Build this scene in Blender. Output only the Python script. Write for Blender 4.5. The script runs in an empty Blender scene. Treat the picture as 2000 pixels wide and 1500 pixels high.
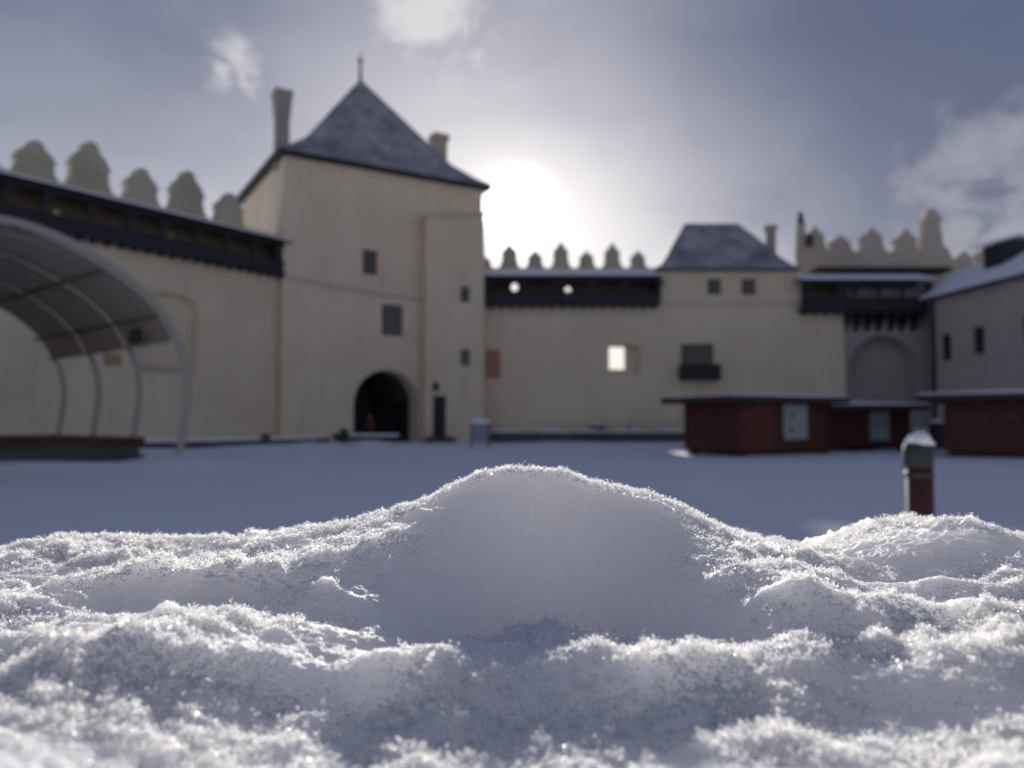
import bpy, bmesh, math, random
import numpy as np
from mathutils import Vector, Matrix

random.seed(7)
SC = bpy.context.scene
COL = SC.collection
R = math.radians

# ------------------------------------------------------------------ camera
CAM = (0.0, 0.0, 1.2)
PITCH = math.atan(0.05)
cam_d = bpy.data.cameras.new('camera')
cam = bpy.data.objects.new('camera', cam_d)
COL.objects.link(cam)
SC.camera = cam
cam.location = CAM
cam.rotation_euler = (math.pi/2 + PITCH, 0, 0)
cam_d.sensor_width = 36
cam_d.lens = 27.0
cam_d.clip_start = 0.01
cam_d.clip_end = 3000
cam_d.dof.use_dof = True
cam_d.dof.focus_distance = 0.47
cam_d.dof.aperture_fstop = 6.2

# ------------------------------------------------------------------ sun and sky
SUN_EL, SUN_AZ = R(15.4), R(0.2)            # azimuth from +Y towards +X
SDIR = Vector((math.sin(SUN_AZ)*math.cos(SUN_EL), math.cos(SUN_AZ)*math.cos(SUN_EL), math.sin(SUN_EL)))
sun_d = bpy.data.lights.new('sun', 'SUN')
sun_d.energy = 2.8
sun_d.angle = R(1.2)
sun_d.color = (1.0, 0.94, 0.86)
sun = bpy.data.objects.new('sun', sun_d)
COL.objects.link(sun)
sun.rotation_euler = SDIR.to_track_quat('Z', 'Y').to_euler()
sun.location = (0, -5, 30)


class NT:
    """small helper round a node tree"""
    def __init__(s, tree):
        s.t = tree; s.n = tree.nodes; s.l = tree.links
    def new(s, kind, **kw):
        nd = s.n.new(kind)
        for k, v in kw.items():
            setattr(nd, k, v)
        return nd
    def put(s, sock, v):
        if v is None: return
        if isinstance(v, bpy.types.NodeSocket): s.l.new(v, sock)
        else: sock.default_value = v
    def math(s, op, a, b=None, c=None, clamp=False):
        nd = s.new('ShaderNodeMath', operation=op, use_clamp=clamp)
        for i, v in enumerate((a, b, c)): s.put(nd.inputs[i], v) if v is not None else None
        return nd.outputs[0]
    def vmath(s, op, a, b=None):
        nd = s.new('ShaderNodeVectorMath', operation=op)
        s.put(nd.inputs[0], a)
        if b is not None: s.put(nd.inputs[1], b)
        return nd.outputs['Value'] if op in ('DOT_PRODUCT', 'LENGTH', 'DISTANCE') else nd.outputs[0]
    def mix(s, f, a, b, kind='MIX'):
        nd = s.new('ShaderNodeMix', data_type='RGBA', blend_type=kind)
        s.put(nd.inputs[0], f); s.put(nd.inputs[6], a); s.put(nd.inputs[7], b)
        return nd.outputs[2]
    def noise(s, vec, scale, detail=4, rough=.55, dist=0.0):
        nd = s.new('ShaderNodeTexNoise')
        if vec is not None: s.put(nd.inputs['Vector'], vec)
        nd.inputs['Scale'].default_value = scale
        nd.inputs['Detail'].default_value = detail
        nd.inputs['Roughness'].default_value = rough
        nd.inputs['Distortion'].default_value = dist
        return nd.outputs[0]
    def ramp(s, f, a, b):
        nd = s.new('ShaderNodeMapRange', interpolation_type='SMOOTHSTEP')
        s.put(nd.inputs[0], f); nd.inputs[1].default_value = a; nd.inputs[2].default_value = b
        return nd.outputs[0]
    def scale(s, vec, v):
        nd = s.new('ShaderNodeMapping'); s.put(nd.inputs[0], vec); nd.inputs[3].default_value = v
        return nd.outputs[0]


def look(px, py):
    """direction in the world that the photo's pixel looks along"""
    cx, cz = (px-1000)/1500, (750-py)/1500
    c, s_ = math.cos(PITCH), math.sin(PITCH)
    return Vector((cx, c - cz*s_, s_ + cz*c))


world = bpy.data.worlds.new('World')
SC.world = world
world.use_nodes = True
W = NT(world.node_tree)
W.n.clear()
geo = W.new('ShaderNodeTexCoord').outputs['Generated']
D = W.vmath('NORMALIZE', geo)
sky = W.new('ShaderNodeTexSky', sky_type='NISHITA', sun_disc=False)
sky.sun_elevation = SUN_EL
sky.sun_rotation = SUN_AZ
sky.altitude = 600
sky.dust_density = 2.0
ang = W.math('ARCCOSINE', W.math('MINIMUM', W.vmath('DOT_PRODUCT', D, tuple(SDIR)), 0.99999))


def lobe(width, amount):
    q = W.math('DIVIDE', ang, width)
    q = W.math('MULTIPLY', q, q)
    return W.math('MULTIPLY', W.math('EXPONENT', W.math('MULTIPLY', q, -1.0)), amount)


wide = W.math('ADD', lobe(0.38, 1.5), lobe(0.13, 0.9))
core = W.math('ADD', lobe(0.028, 60.0), lobe(0.044, 2.0))
n_big = W.noise(W.scale(D, (1, 1, 2.0)), 1.7, 4, .5, .4)
n_mid = W.noise(W.scale(D, (1, 1, 2.2)), 4.2, 6, .55, .3)
den = W.math('ADD', W.math('MULTIPLY', n_big, .65), W.math('MULTIPLY', n_mid, .35))
shade_n = W.ramp(den, .36, .64)
# veil of thin cloud: blue-grey away from the sun, near white beside it
veil_base = W.mix(shade_n, (.20, .30, .72, 1), (.62, .75, 1.18, 1))
sepz = W.new('ShaderNodeSeparateXYZ'); W.l.new(D, sepz.inputs[0])
hq = W.math('DIVIDE', sepz.outputs[2], .30)
hz_glow = W.math('MULTIPLY', W.math('EXPONENT', W.math('MULTIPLY', W.math('MULTIPLY', hq, hq), -1.0)), 2.5)
veil_base = W.mix(1.0, veil_base, W.mix(1.0, (1.0, .95, .83, 1), hz_glow, 'MULTIPLY'), 'ADD')
glow_col = W.mix(1.0, (1.0, .94, .83, 1), wide, 'MULTIPLY')
glow_sh = W.mix(1.0, glow_col, W.mix(shade_n, (.70, .71, .74, 1), (1.08, 1.06, 1.03, 1)), 'MULTIPLY')
veil = W.mix(1.0, veil_base, glow_sh, 'ADD')
skyn = W.mix(1.0, sky.outputs[0], (.55, .6, .8, 1), 'MULTIPLY')
col = W.mix(0.93, skyn, veil)


def puff(px, py, rx, amount, seed_off, thr=.5):
    """one small cumulus: a soft patch of broken noise round a direction"""
    global col
    c = look(px, py).normalized()
    d = W.vmath('DISTANCE', D, tuple(c))
    vec = W.vmath('ADD', D, (seed_off, seed_off*.7, 0))
    d = W.math('ADD', d, W.math('MULTIPLY', W.math('SUBTRACT', W.noise(vec, 9, 5, .6), .5), rx*2.2))
    m = W.math('SUBTRACT', 1.0, W.ramp(d, rx*.1, rx))
    n = W.noise(W.scale(vec, (1, 1, 1.5)), 13, 7, .6, .5)
    k = W.math('MULTIPLY', m, W.ramp(W.math('ADD', n, W.math('MULTIPLY', m, .16)), thr, thr+.17), clamp=True)
    col = W.mix(W.math('MULTIPLY', k, amount), col, (5.6, 5.4, 5.2, 1))


puff(462, 130, .055, .36, 1.3, .5)
puff(820, 40, .09, .42, 2.9, .5)
puff(1980, 450, .17, .8, 5.2, .44)
# the dark bank of cloud on the right
cdir = look(2050, 60).normalized()
dd = W.vmath('DISTANCE', D, tuple(cdir))
bank = W.math('SUBTRACT', 1.0, W.ramp(W.math('ADD', dd, W.math('MULTIPLY', n_mid, -.25)), .05, .38))
col = W.mix(W.math('MULTIPLY', bank, .7), col, (.38, .5, .95, 1))
core_c = W.mix(1.0, (1.0, .97, .9, 1), core, 'MULTIPLY')
col = W.mix(1.0, col, core_c, 'ADD')
bg = W.new('ShaderNodeBackground')
W.l.new(col, bg.inputs[0])
bg.inputs[1].default_value = 0.1
W.l.new(bg.outputs[0], W.new('ShaderNodeOutputWorld').inputs[0])

SC.view_settings.view_transform = 'Standard'
SC.view_settings.look = 'None'
SC.view_settings.gamma = 1
SC.view_settings.exposure = 1.0
SC.view_settings.use_curve_mapping = False
SC.render.engine = 'CYCLES'
SC.cycles.use_denoising = True
SC.cycles.max_bounces = 12
SC.cycles.diffuse_bounces = 8
SC.cycles.transparent_max_bounces = 64
SC.cycles.glossy_bounces = 2
SC.cycles.transmission_bounces = 8
SC.cycles.sample_clamp_indirect = 4


# ------------------------------------------------------------------ materials
def material(name, build):
    m = bpy.data.materials.new(name)
    m.use_nodes = True
    t = NT(m.node_tree)
    t.n.clear()
    out = t.new('ShaderNodeOutputMaterial')
    p = t.new('ShaderNodeBsdfPrincipled')
    t.l.new(p.outputs[0], out.inputs[0])
    co = t.new('ShaderNodeTexCoord').outputs['Object']
    build(t, p, co, out)
    return m


def bump(t, p, h, strength=.3, dist=.02):
    b = t.new('ShaderNodeBump')
    b.inputs['Strength'].default_value = strength
    b.inputs['Distance'].default_value = dist
    t.l.new(h, b.inputs['Height'])
    t.l.new(b.outputs[0], p.inputs['Normal'])


def plaster(c0, c1, stain=(.30, .26, .22, 1)):
    def f(t, p, co, out):
        a = t.noise(co, .35, 5, .6)
        b = t.noise(t.scale(co, (1.3, 1.3, .16)), 1.1, 5, .6)      # rain streaks
        c = t.noise(co, 6, 5, .6)
        col = t.mix(t.ramp(a, .35, .65), c0, c1)
        col = t.mix(t.math('MULTIPLY', t.ramp(b, .56, .76), .35), col, stain)
        col = t.mix(t.math('MULTIPLY', c, .25), col, (c0[0]*.8, c0[1]*.8, c0[2]*.8, 1))
        t.l.new(col, p.inputs['Base Color'])
        p.inputs['Roughness'].default_value = .92
        bump(t, p, c, .4, .03)
    return f


def grain(c0, c1, scale=(8, 8, .6), rough=.75, snow=0.0):
    def f(t, p, co, out):
        n = t.noise(t.scale(co, scale), 2.0, 5, .6)
        col = t.mix(t.ramp(n, .3, .7), c0, c1)
        t.l.new(col, p.inputs['Base Color'])
        p.inputs['Roughness'].default_value = rough
        bump(t, p, n, .35, .01)
    return f


def plain(c, rough=.6, metal=0.0, vary=.15, scale=5):
    def f(t, p, co, out):
        n = t.noise(co, scale, 4, .6)
        col = t.mix(t.math('MULTIPLY', n, vary*2), c, (c[0]*.55, c[1]*.55, c[2]*.55, 1))
        t.l.new(col, p.inputs['Base Color'])
        p.inputs['Roughness'].default_value = rough
        p.inputs['Metallic'].default_value = metal
    return f


def snowy_roof(t, p, co, out):
    a = t.noise(co, .8, 6, .65)
    b = t.noise(t.scale(co, (1, 1, 1)), 5, 4, .6)
    w = t.new('ShaderNodeTexWave', wave_type='BANDS', bands_direction='Z')
    t.put(w.inputs['Vector'], co); w.inputs['Scale'].default_value = 2.2
    w.inputs['Distortion'].default_value = .6; w.inputs['Detail'].default_value = 2
    k = t.math('ADD', t.math('MULTIPLY', a, .6), t.math('ADD', t.math('MULTIPLY', b, .25), t.math('MULTIPLY', w.outputs[1], .15)))
    col = t.mix(t.ramp(k, .34, .66), (.13, .12, .13, 1), (.46, .46, .50, 1))
    t.l.new(col, p.inputs['Base Color'])
    p.inputs['Roughness'].default_value = .9
    bump(t, p, k, .5, .04)


def snow_far(t, p, co, out):
    n = t.noise(co, .5, 6, .6)
    f = t.noise(co, 9, 5, .7)
    col = t.mix(n, (.85, .87, .91, 1), (.90, .91, .94, 1))
    t.l.new(col, p.inputs['Base Color'])
    p.inputs['Roughness'].default_value = .85
    bump(t, p, t.math('ADD', t.math('MULTIPLY', n, 3), f), .35, .03)


def snow_near(t, p, co, out):
    f = t.noise(co, 700, 4, .7)
    g = t.noise(co, 160, 4, .65)
    col = t.mix(g, (.84, .845, .87, 1), (.91, .91, .92, 1))
    t.l.new(col, p.inputs['Base Color'])
    p.inputs['Roughness'].default_value = .55
    p.inputs['Specular IOR Level'].default_value = .3
    p.inputs['Subsurface Weight'].default_value = .85
    p.inputs['Subsurface Radius'].default_value = (1.0, .93, .85)
    p.inputs['Subsurface Scale'].default_value = .2
    bump(t, p, t.math('ADD', f, g), .9, .0012)


def crystal(t, p, co, out):
    # thin flakes of ice: some light comes straight through, a little is mirrored
    d = t.new('ShaderNodeBsdfDiffuse'); d.inputs[0].default_value = (.94, .94, .95, 1)
    tr = t.new('ShaderNodeBsdfTranslucent'); tr.inputs[0].default_value = (.97, .965, .955, 1)
    g = t.new('ShaderNodeBsdfGlossy'); g.inputs[0].default_value = (.95, .95, .95, 1); g.inputs[1].default_value = .22
    cl_ = t.new('ShaderNodeBsdfTransparent')
    m1 = t.new('ShaderNodeMixShader'); m1.inputs[0].default_value = .7
    t.l.new(d.outputs[0], m1.inputs[1]); t.l.new(tr.outputs[0], m1.inputs[2])
    m2 = t.new('ShaderNodeMixShader'); m2.inputs[0].default_value = .12
    t.l.new(m1.outputs[0], m2.inputs[1]); t.l.new(g.outputs[0], m2.inputs[2])
    m3 = t.new('ShaderNodeMixShader'); m3.inputs[0].default_value = .6
    t.l.new(m2.outputs[0], m3.inputs[1]); t.l.new(cl_.outputs[0], m3.inputs[2])
    t.l.new(m3.outputs[0], out.inputs[0])


M = {
    'cream': material('cream_plaster', plaster((.70, .585, .43, 1), (.77, .655, .50, 1))),
    'cream2': material('pale_cream_plaster', plaster((.68, .60, .49, 1), (.74, .66, .56, 1))),
    'grey': material('grey_plaster', plaster((.38, .36, .34, 1), (.45, .43, .41, 1), (.2, .19, .19, 1))),
    'parapet': material('weathered_plaster', plaster((.40, .38, .28, 1), (.50, .47, .36, 1), (.22, .21, .17, 1))),
    'house': material('warm_grey_plaster', plaster((.46, .42, .38, 1), (.53, .48, .43, 1), (.28, .26, .24, 1))),
    'taupe': material('taupe_plaster', plaster((.44, .38, .33, 1), (.50, .44, .38, 1), (.25, .22, .2, 1))),
    'niche': material('ochre_plaster', plaster((.55, .38, .25, 1), (.62, .45, .3, 1))),
    'shutter': material('red_brown_wood', grain((.33, .18, .12, 1), (.40, .23, .16, 1))),
    'dark_wood': material('tarred_wood', grain((.016, .017, .024, 1), (.030, .030, .040, 1))),
    'brown_wood': material('brown_wood', grain((.12, .09, .06, 1), (.17, .13, .09, 1))),
    'red_wood': material('red_stained_wood', grain((.07, .018, .014, 1), (.10, .027, .018, 1))),
    'red_wood2': material('bright_red_stained_wood', grain((.11, .028, .020, 1), (.14, .038, .027, 1))),
    'post_red': material('red_post_paint', grain((.050, .012, .011, 1), (.068, .017, .015, 1))),
    'green': material('green_metal', plain((.02, .034, .030, 1), .7, 0)),
    'roof': material('snow_dusted_shingles', snowy_roof),
    'felt': material('roof_felt', plain((.045, .03, .03, 1), .8)),
    'snow': material('packed_snow', snow_far),
    'snow_near': material('fresh_snow', snow_near),
    'crystal': material('ice_crystals', crystal),
    'frame': material('window_frame_paint', plain((.16, .13, .11, 1), .6)),
    'wframe': material('pale_frame_paint', plain((.45, .42, .4, 1), .6)),
    'glass': material('dark_glass', plain((.03, .035, .045, 1), .12, 0, .05)),
    'iron': material('dark_iron', plain((.04, .04, .045, 1), .5, .5)),
    'stone': material('dark_stone', plaster((.075, .075, .08, 1), (.11, .11, .115, 1), (.05, .05, .055, 1))),
    'brick': material('chimney_brick', plaster((.32, .28, .25, 1), (.38, .33, .29, 1), (.16, .14, .13, 1))),
    'steel': material('painted_steel', plain((.46, .42, .37, 1), .6, 0)),
    'membrane': material('brown_membrane', plain((.45, .34, .26, 1), .6, 0, .2, 1.5)),
    'membrane_top': material('grey_membrane_edge', plain((.42, .42, .44, 1), .6)),
    'rib': material('pale_ribs', plain((.50, .45, .40, 1), .6)),
    'panel': material('white_panel', plain((.36, .41, .39, 1), .5, 0, .1)),
    'gate_dark': material('shaded_passage_plaster', plaster((.09, .085, .08, 1), (.12, .11, .10, 1), (.05, .05, .05, 1))),  # gateway lining and back wall: shade put into the colour
    'tarp': material('blue_grey_board', plain((.30, .31, .40, 1), .6)),
    'pink': material('pink_jacket', plain((.20, .03, .08, 1), .7)),
    'trousers': material('dark_trousers', plain((.03, .03, .04, 1), .8)),
    'skin': material('skin', plain((.5, .32, .24, 1), .5)),
    'hair': material('brown_hair', plain((.05, .03, .02, 1), .6)),
    'ochre': material('ochre_board', plain((.36, .27, .14, 1), .6)),
    'letter': material('faded_lettering', plain((.16, .10, .10, 1), .7)),
}


# ------------------------------------------------------------------ mesh helpers
class MB:
    def __init__(s):
        s.v = []; s.f = []
    def add(s, vs, fs):
        o = len(s.v)
        s.v += [tuple(v) for v in vs]
        s.f += [tuple(i+o for i in f) for f in fs]
        return s
    def box(s, x0, x1, y0, y1, z0, z1):
        return s.add([(x0, y0, z0), (x1, y0, z0), (x1, y1, z0), (x0, y1, z0), (x0, y0, z1), (x1, y0, z1), (x1, y1, z1), (x0, y1, z1)],
                     [(0, 3, 2, 1), (4, 5, 6, 7), (0, 1, 5, 4), (1, 2, 6, 5), (2, 3, 7, 6), (3, 0, 4, 7)])
    def taper(s, cx, cy, w0, d0, z0, w1, d1, z1):
        a = [(cx-w0/2, cy-d0/2, z0), (cx+w0/2, cy-d0/2, z0), (cx+w0/2, cy+d0/2, z0), (cx-w0/2, cy+d0/2, z0)]
        b = [(cx-w1/2, cy-d1/2, z1), (cx+w1/2, cy-d1/2, z1), (cx+w1/2, cy+d1/2, z1), (cx-w1/2, cy+d1/2, z1)]
        return s.add(a+b, [(0, 3, 2, 1), (4, 5, 6, 7), (0, 1, 5, 4), (1, 2, 6, 5), (2, 3, 7, 6), (3, 0, 4, 7)])
    def prism(s, poly, y0, y1):
        """polygon in x-z (counter-clockwise seen from the front) pushed from y0 to y1"""
        n = len(poly)
        vs = [(x, y0, z) for x, z in poly] + [(x, y1, z) for x, z in poly]
        fs = [tuple(range(n)), tuple(range(2*n-1, n-1, -1))]
        fs += [(i, i+n, (i+1) % n+n, (i+1) % n) for i in range(n)]
        return s.add(vs, fs)
    def prism_x(s, poly, x0, x1):
        """polygon in y-z pushed along x"""
        n = len(poly)
        vs = [(x0, y, z) for y, z in poly] + [(x1, y, z) for y, z in poly]
        fs = [tuple(range(n-1, -1, -1)), tuple(range(n, 2*n))]
        fs += [(i, (i+1) % n, (i+1) % n+n, i+n) for i in range(n)]
        return s.add(vs, fs)
    def tube(s, pts, r, n=8, caps=True):
        pts = [Vector(p) for p in pts]
        rr = r if isinstance(r, (list, tuple)) else [r]*len(pts)
        base = len(s.v); up = None
        for i, p in enumerate(pts):
            t = (pts[min(i+1, len(pts)-1)] - pts[max(i-1, 0)]).normalized()
            if up is None:
                up = t.orthogonal().normalized()
            u = (up - t*up.dot(t)).normalized(); w = t.cross(u); up = u
            for k in range(n):
                a = 2*math.pi*k/n
                s.v.append(tuple(p + (u*math.cos(a) + w*math.sin(a))*rr[i]))
        for i in range(len(pts)-1):
            for k in range(n):
                a, b = base+i*n+k, base+i*n+(k+1) % n
                s.f.append((a, b, b+n, a+n))
        if caps:
            s.f.append(tuple(base+k for k in range(n-1, -1, -1)))
            e = base+(len(pts)-1)*n
            s.f.append(tuple(e+k for k in range(n)))
        return s
    def lathe(s, prof, cx=0, cy=0, n=16):
        base = len(s.v)
        for r, z in prof:
            for k in range(n):
                a = 2*math.pi*k/n
                s.v.append((cx+r*math.cos(a), cy+r*math.sin(a), z))
        for i in range(len(prof)-1):
            for k in range(n):
                a, b = base+i*n+k, base+i*n+(k+1) % n
                s.f.append((a, b, b+n, a+n))
        s.f.append(tuple(base+k for k in range(n-1, -1, -1)))
        e = base+(len(prof)-1)*n
        s.f.append(tuple(e+k for k in range(n)))
        return s
    def mesh(s, name, mat):
        me = bpy.data.meshes.new(name)
        me.from_pydata(s.v, [], s.f)
        if mat: me.materials.append(M[mat])
        me.update()
        return me
    def build(s, name, mat, parent=None, smooth=False, loc=None):
        me = s.mesh(name, mat)
        if smooth:
            me.polygons.foreach_set('use_smooth', [True]*len(me.polygons))
        o = bpy.data.objects.new(name, me)
        COL.objects.link(o)
        if parent: o.parent = parent
        if loc: o.location = loc
        return o


def box(*a): return MB().box(*a)


def carve(ob, cutter):
    """take the cutter's closed shapes out of a body (the result is baked, no helper stays behind)"""
    c = bpy.data.objects.new('cutter', cutter.mesh('cutter', None))
    COL.objects.link(c)
    pm, ob_parent = ob.matrix_basis.copy(), ob.parent
    ob.parent = None; ob.matrix_basis = Matrix.Identity(4)
    md = ob.modifiers.new('cut', 'BOOLEAN'); md.object = c; md.operation = 'DIFFERENCE'; md.solver = 'EXACT'
    bpy.context.view_layer.update()
    dg = bpy.context.evaluated_depsgraph_get()
    me = bpy.data.meshes.new_from_object(ob.evaluated_get(dg))
    ob.modifiers.clear()
    old = ob.data; me.name = old.name; ob.data = me
    ob.parent = ob_parent; ob.matrix_basis = pm
    bpy.data.objects.remove(c)
    return ob


def thing(name, label, cat, p=(0, 0), d=(1, 0), z=0, group=None):
    """an Empty at the thing's base; local x runs along d, local y away from the viewer"""
    o = bpy.data.objects.new(name, None)
    COL.objects.link(o)
    o.empty_display_size = .3
    o.location = (p[0], p[1], z)
    o.rotation_euler = (0, 0, math.atan2(d[1], d[0]))
    return tag(o, label, cat, group)


def tag(o, label, cat, group=None, kind=None):
    if label: o['label'] = label
    if cat: o['category'] = cat
    if group: o['group'] = group
    if kind: o['kind'] = kind
    return o


def copy_tree(o, parent=None):
    c = o.copy(); COL.objects.link(c); c.parent = parent
    for ch in list(o.children):
        copy_tree(ch, c)
    return c


class Plane:
    """a vertical plane: origin, unit direction; (px,py) of the photo -> local (x, z) on the plane moved back by off"""
    def __init__(s, p, d):
        l = math.hypot(*d); s.p = p; s.d = (d[0]/l, d[1]/l); s.n = (-s.d[1], s.d[0])
    def at(s, px, py, off=0.0):
        r = look(px, py)
        ox, oy = s.p[0]+s.n[0]*off, s.p[1]+s.n[1]*off
        # CAM + t*r lies on the plane: n . (t*r - o) = 0
        t = (s.n[0]*ox + s.n[1]*oy)/(s.n[0]*r.x + s.n[1]*r.y)
        x, y, z = r.x*t, r.y*t, CAM[2]+r.z*t
        return ((x-ox)*s.d[0]+(y-oy)*s.d[1], z)
    def world(s, lx, ly=0.0):
        return (s.p[0]+s.d[0]*lx+s.n[0]*ly, s.p[1]+s.d[1]*lx+s.n[1]*ly)


def arch_poly(x0, x1, z0, zs, zt, n=14):
    """opening with upright jambs up to zs and a rounded head up to zt"""
    cx, rx, rz = (x0+x1)/2, (x1-x0)/2, zt-zs
    return [(x0, z0), (x1, z0)] + [(cx+rx*math.cos(math.pi*i/n), zs+rz*math.sin(math.pi*i/n)) for i in range(n+1)]


def window(parent, x0, x1, z0, z1, y, bars=(1, 2), mat='frame', deep=.09, w=.07, name='window'):
    f = MB()
    for b in ((x0, x1, z0, z0+w), (x0, x1, z1-w, z1)):
        f.box(b[0], b[1], y, y+deep, b[2], b[3])
    for b in ((x0, x0+w), (x1-w, x1)):
        f.box(b[0], b[1], y, y+deep, z0+w, z1-w)
    fr = f.build(name, mat, parent)
    iw, ih = (x1-x0-2*w), (z1-z0-2*w)
    nx, nz = bars[0]+1, bars[1]+1
    b = .045
    for i in range(1, nx):
        xx = x0+w+iw*i/nx
        box(xx-b/2, xx+b/2, y+.01, y+.06, z0+w, z1-w).build('glazing_bar', mat, fr)
    for j in range(1, nz):
        zz = z0+w+ih*j/nz
        box(x0+w, x1-w, y+.02, y+.055, zz-b/2, zz+b/2).build('glazing_bar', mat, fr)
    for i in range(nx):
        for j in range(nz):
            xa, xb = x0+w+iw*i/nx, x0+w+iw*(i+1)/nx
            za, zb = z0+w+ih*j/nz, z0+w+ih*(j+1)/nz
            tilt = random.uniform(-.006, .006)
            MB().add([(xa, y+.035-tilt, za), (xb, y+.035+tilt, za), (xb, y+.035+tilt, zb), (xa, y+.035-tilt, zb),
                      (xa, y+.045-tilt, za), (xb, y+.045+tilt, za), (xb, y+.045+tilt, zb), (xa, y+.045-tilt, zb)],
                     [(0, 1, 2, 3), (7, 6, 5, 4), (0, 4, 5, 1), (1, 5, 6, 2), (2, 6, 7, 3), (3, 7, 4, 0)]).build('pane', 'glass', fr)
    return fr


def merlon_poly(cx, w, z0, z1, steps=True):
    """renaissance merlon: flared foot, shoulders, rounded head with a point"""
    h = z1-z0
    half = [(.84, 0), (.66, .08), (.56, .18), (.51, .32), (.50, .46), (.57, .49), (.57, .56), (.48, .59), (.46, .68), (.36, .735), (.27, .79), (.21, .86), (.19, .92), (.13, .97), (0, 1.0)]
    if not steps:
        half = [(.90, 0), (.75, .05), (.63, .14), (.55, .28), (.51, .44), (.54, .60), (.50, .67), (.37, .73), (.23, .81), (.14, .90), (.08, .95), (0, 1.0)]
    r = [(cx+a*w, z0+b*h) for a, b in half]
    l = [(cx-a*w, z0+b*h) for a, b in reversed(half[:-1])]
    return r + l


# ------------------------------------------------------------------ ground
def vnoise(x, y, seed, size=64):
    """smooth value noise on arrays"""
    rg = np.random.RandomState(seed).rand(size, size)
    xi, yi = np.floor(x).astype(int), np.floor(y).astype(int)
    fx, fy = x-xi, y-yi
    fx, fy = fx*fx*(3-2*fx), fy*fy*(3-2*fy)
    a = rg[xi % size, yi % size]; b = rg[(xi+1) % size, yi % size]
    c = rg[xi % size, (yi+1) % size]; d = rg[(xi+1) % size, (yi+1) % size]
    return (a*(1-fx)+b*fx)*(1-fy) + (c*(1-fx)+d*fx)*fy


def fbm(x, y, seed, octs=4, gain=.5):
    t = 0; amp = 1; tot = 0
    for o in range(octs):
        t = t+amp*vnoise(x*2**o+o*13.7, y*2**o+o*7.1, seed+o); tot += amp; amp *= gain
    return t/tot*2-1


def grid_mesh(name, X, Y, Z, mat, smooth=True):
    ny, nx = X.shape
    me = bpy.data.meshes.new(name)
    n = nx*ny
    me.vertices.add(n)
    me.vertices.foreach_set('co', np.stack([X, Y, Z], -1).astype(np.float32).ravel())
    idx = np.arange(n).reshape(ny, nx)
    q = np.stack([idx[:-1, :-1], idx[:-1, 1:], idx[1:, 1:], idx[1:, :-1]], -1).reshape(-1, 4)
    me.loops.add(q.size); me.loops.foreach_set('vertex_index', q.ravel().astype(np.int32))
    me.polygons.add(len(q))
    me.polygons.foreach_set('loop_start', np.arange(0, q.size, 4, dtype=np.int32))
    me.polygons.foreach_set('use_smooth', np.full(len(q), smooth))
    me.update(calc_edges=True)
    me.materials.append(M[mat])
    o = bpy.data.objects.new(name, me)
    COL.objects.link(o)
    return o


gx = np.concatenate([np.linspace(-900, -45, 20)[:-1], np.linspace(-45, 45, 301), np.linspace(45, 900, 20)[1:]])
gy = np.concatenate([np.linspace(-900, -15, 18)[:-1], np.linspace(-15, 60, 251), np.linspace(60, 1500, 20)[1:]])
GX, GY = np.meshgrid(gx, gy)
GZ = .05*fbm(GX*.16+50, GY*.16+50, 3, 3) + .025*fbm(GX*.9+90, GY*.9+90, 5, 3)
# cleared snow heaped beside the stage and along the far walls
def heap(cx, cy, rx, ry, h, rot=0.0):
    c, s_ = math.cos(rot), math.sin(rot)
    u, v = (GX-cx)*c+(GY-cy)*s_, -(GX-cx)*s_+(GY-cy)*c
    return h*np.exp(-(u/rx)**2-(v/ry)**2)
GZ += heap(-9.0, 20.6, 1.8, 1.0, .30) + heap(-12.5, 18.2, 4.5, .9, .30, .25) + heap(-7.6, 24.5, 3.5, 1.2, .13, .9)
GZ += heap(-11, 36.6, 6, .8, .18, .95) + heap(-14.5, 29.5, 3, .7, .2, .9) + heap(3.0, 43.2, 3.5, .9, .12) + heap(9, 43.5, 3.5, .8, .08)
GZ += heap(-7.5, 41.2, 1.2, .5, .18) + heap(-10.5, 39.4, 1.5, .6, .2, .5)
ground = grid_mesh('ground', GX, GY, GZ, 'snow')
tag(ground, 'flat trodden snow covering the castle courtyard', None, kind='structure')


def gz(x, y):
    i = int(np.argmin(abs(gx-x))); j = int(np.argmin(abs(gy-y)))
    return float(GZ[j, i])


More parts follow.
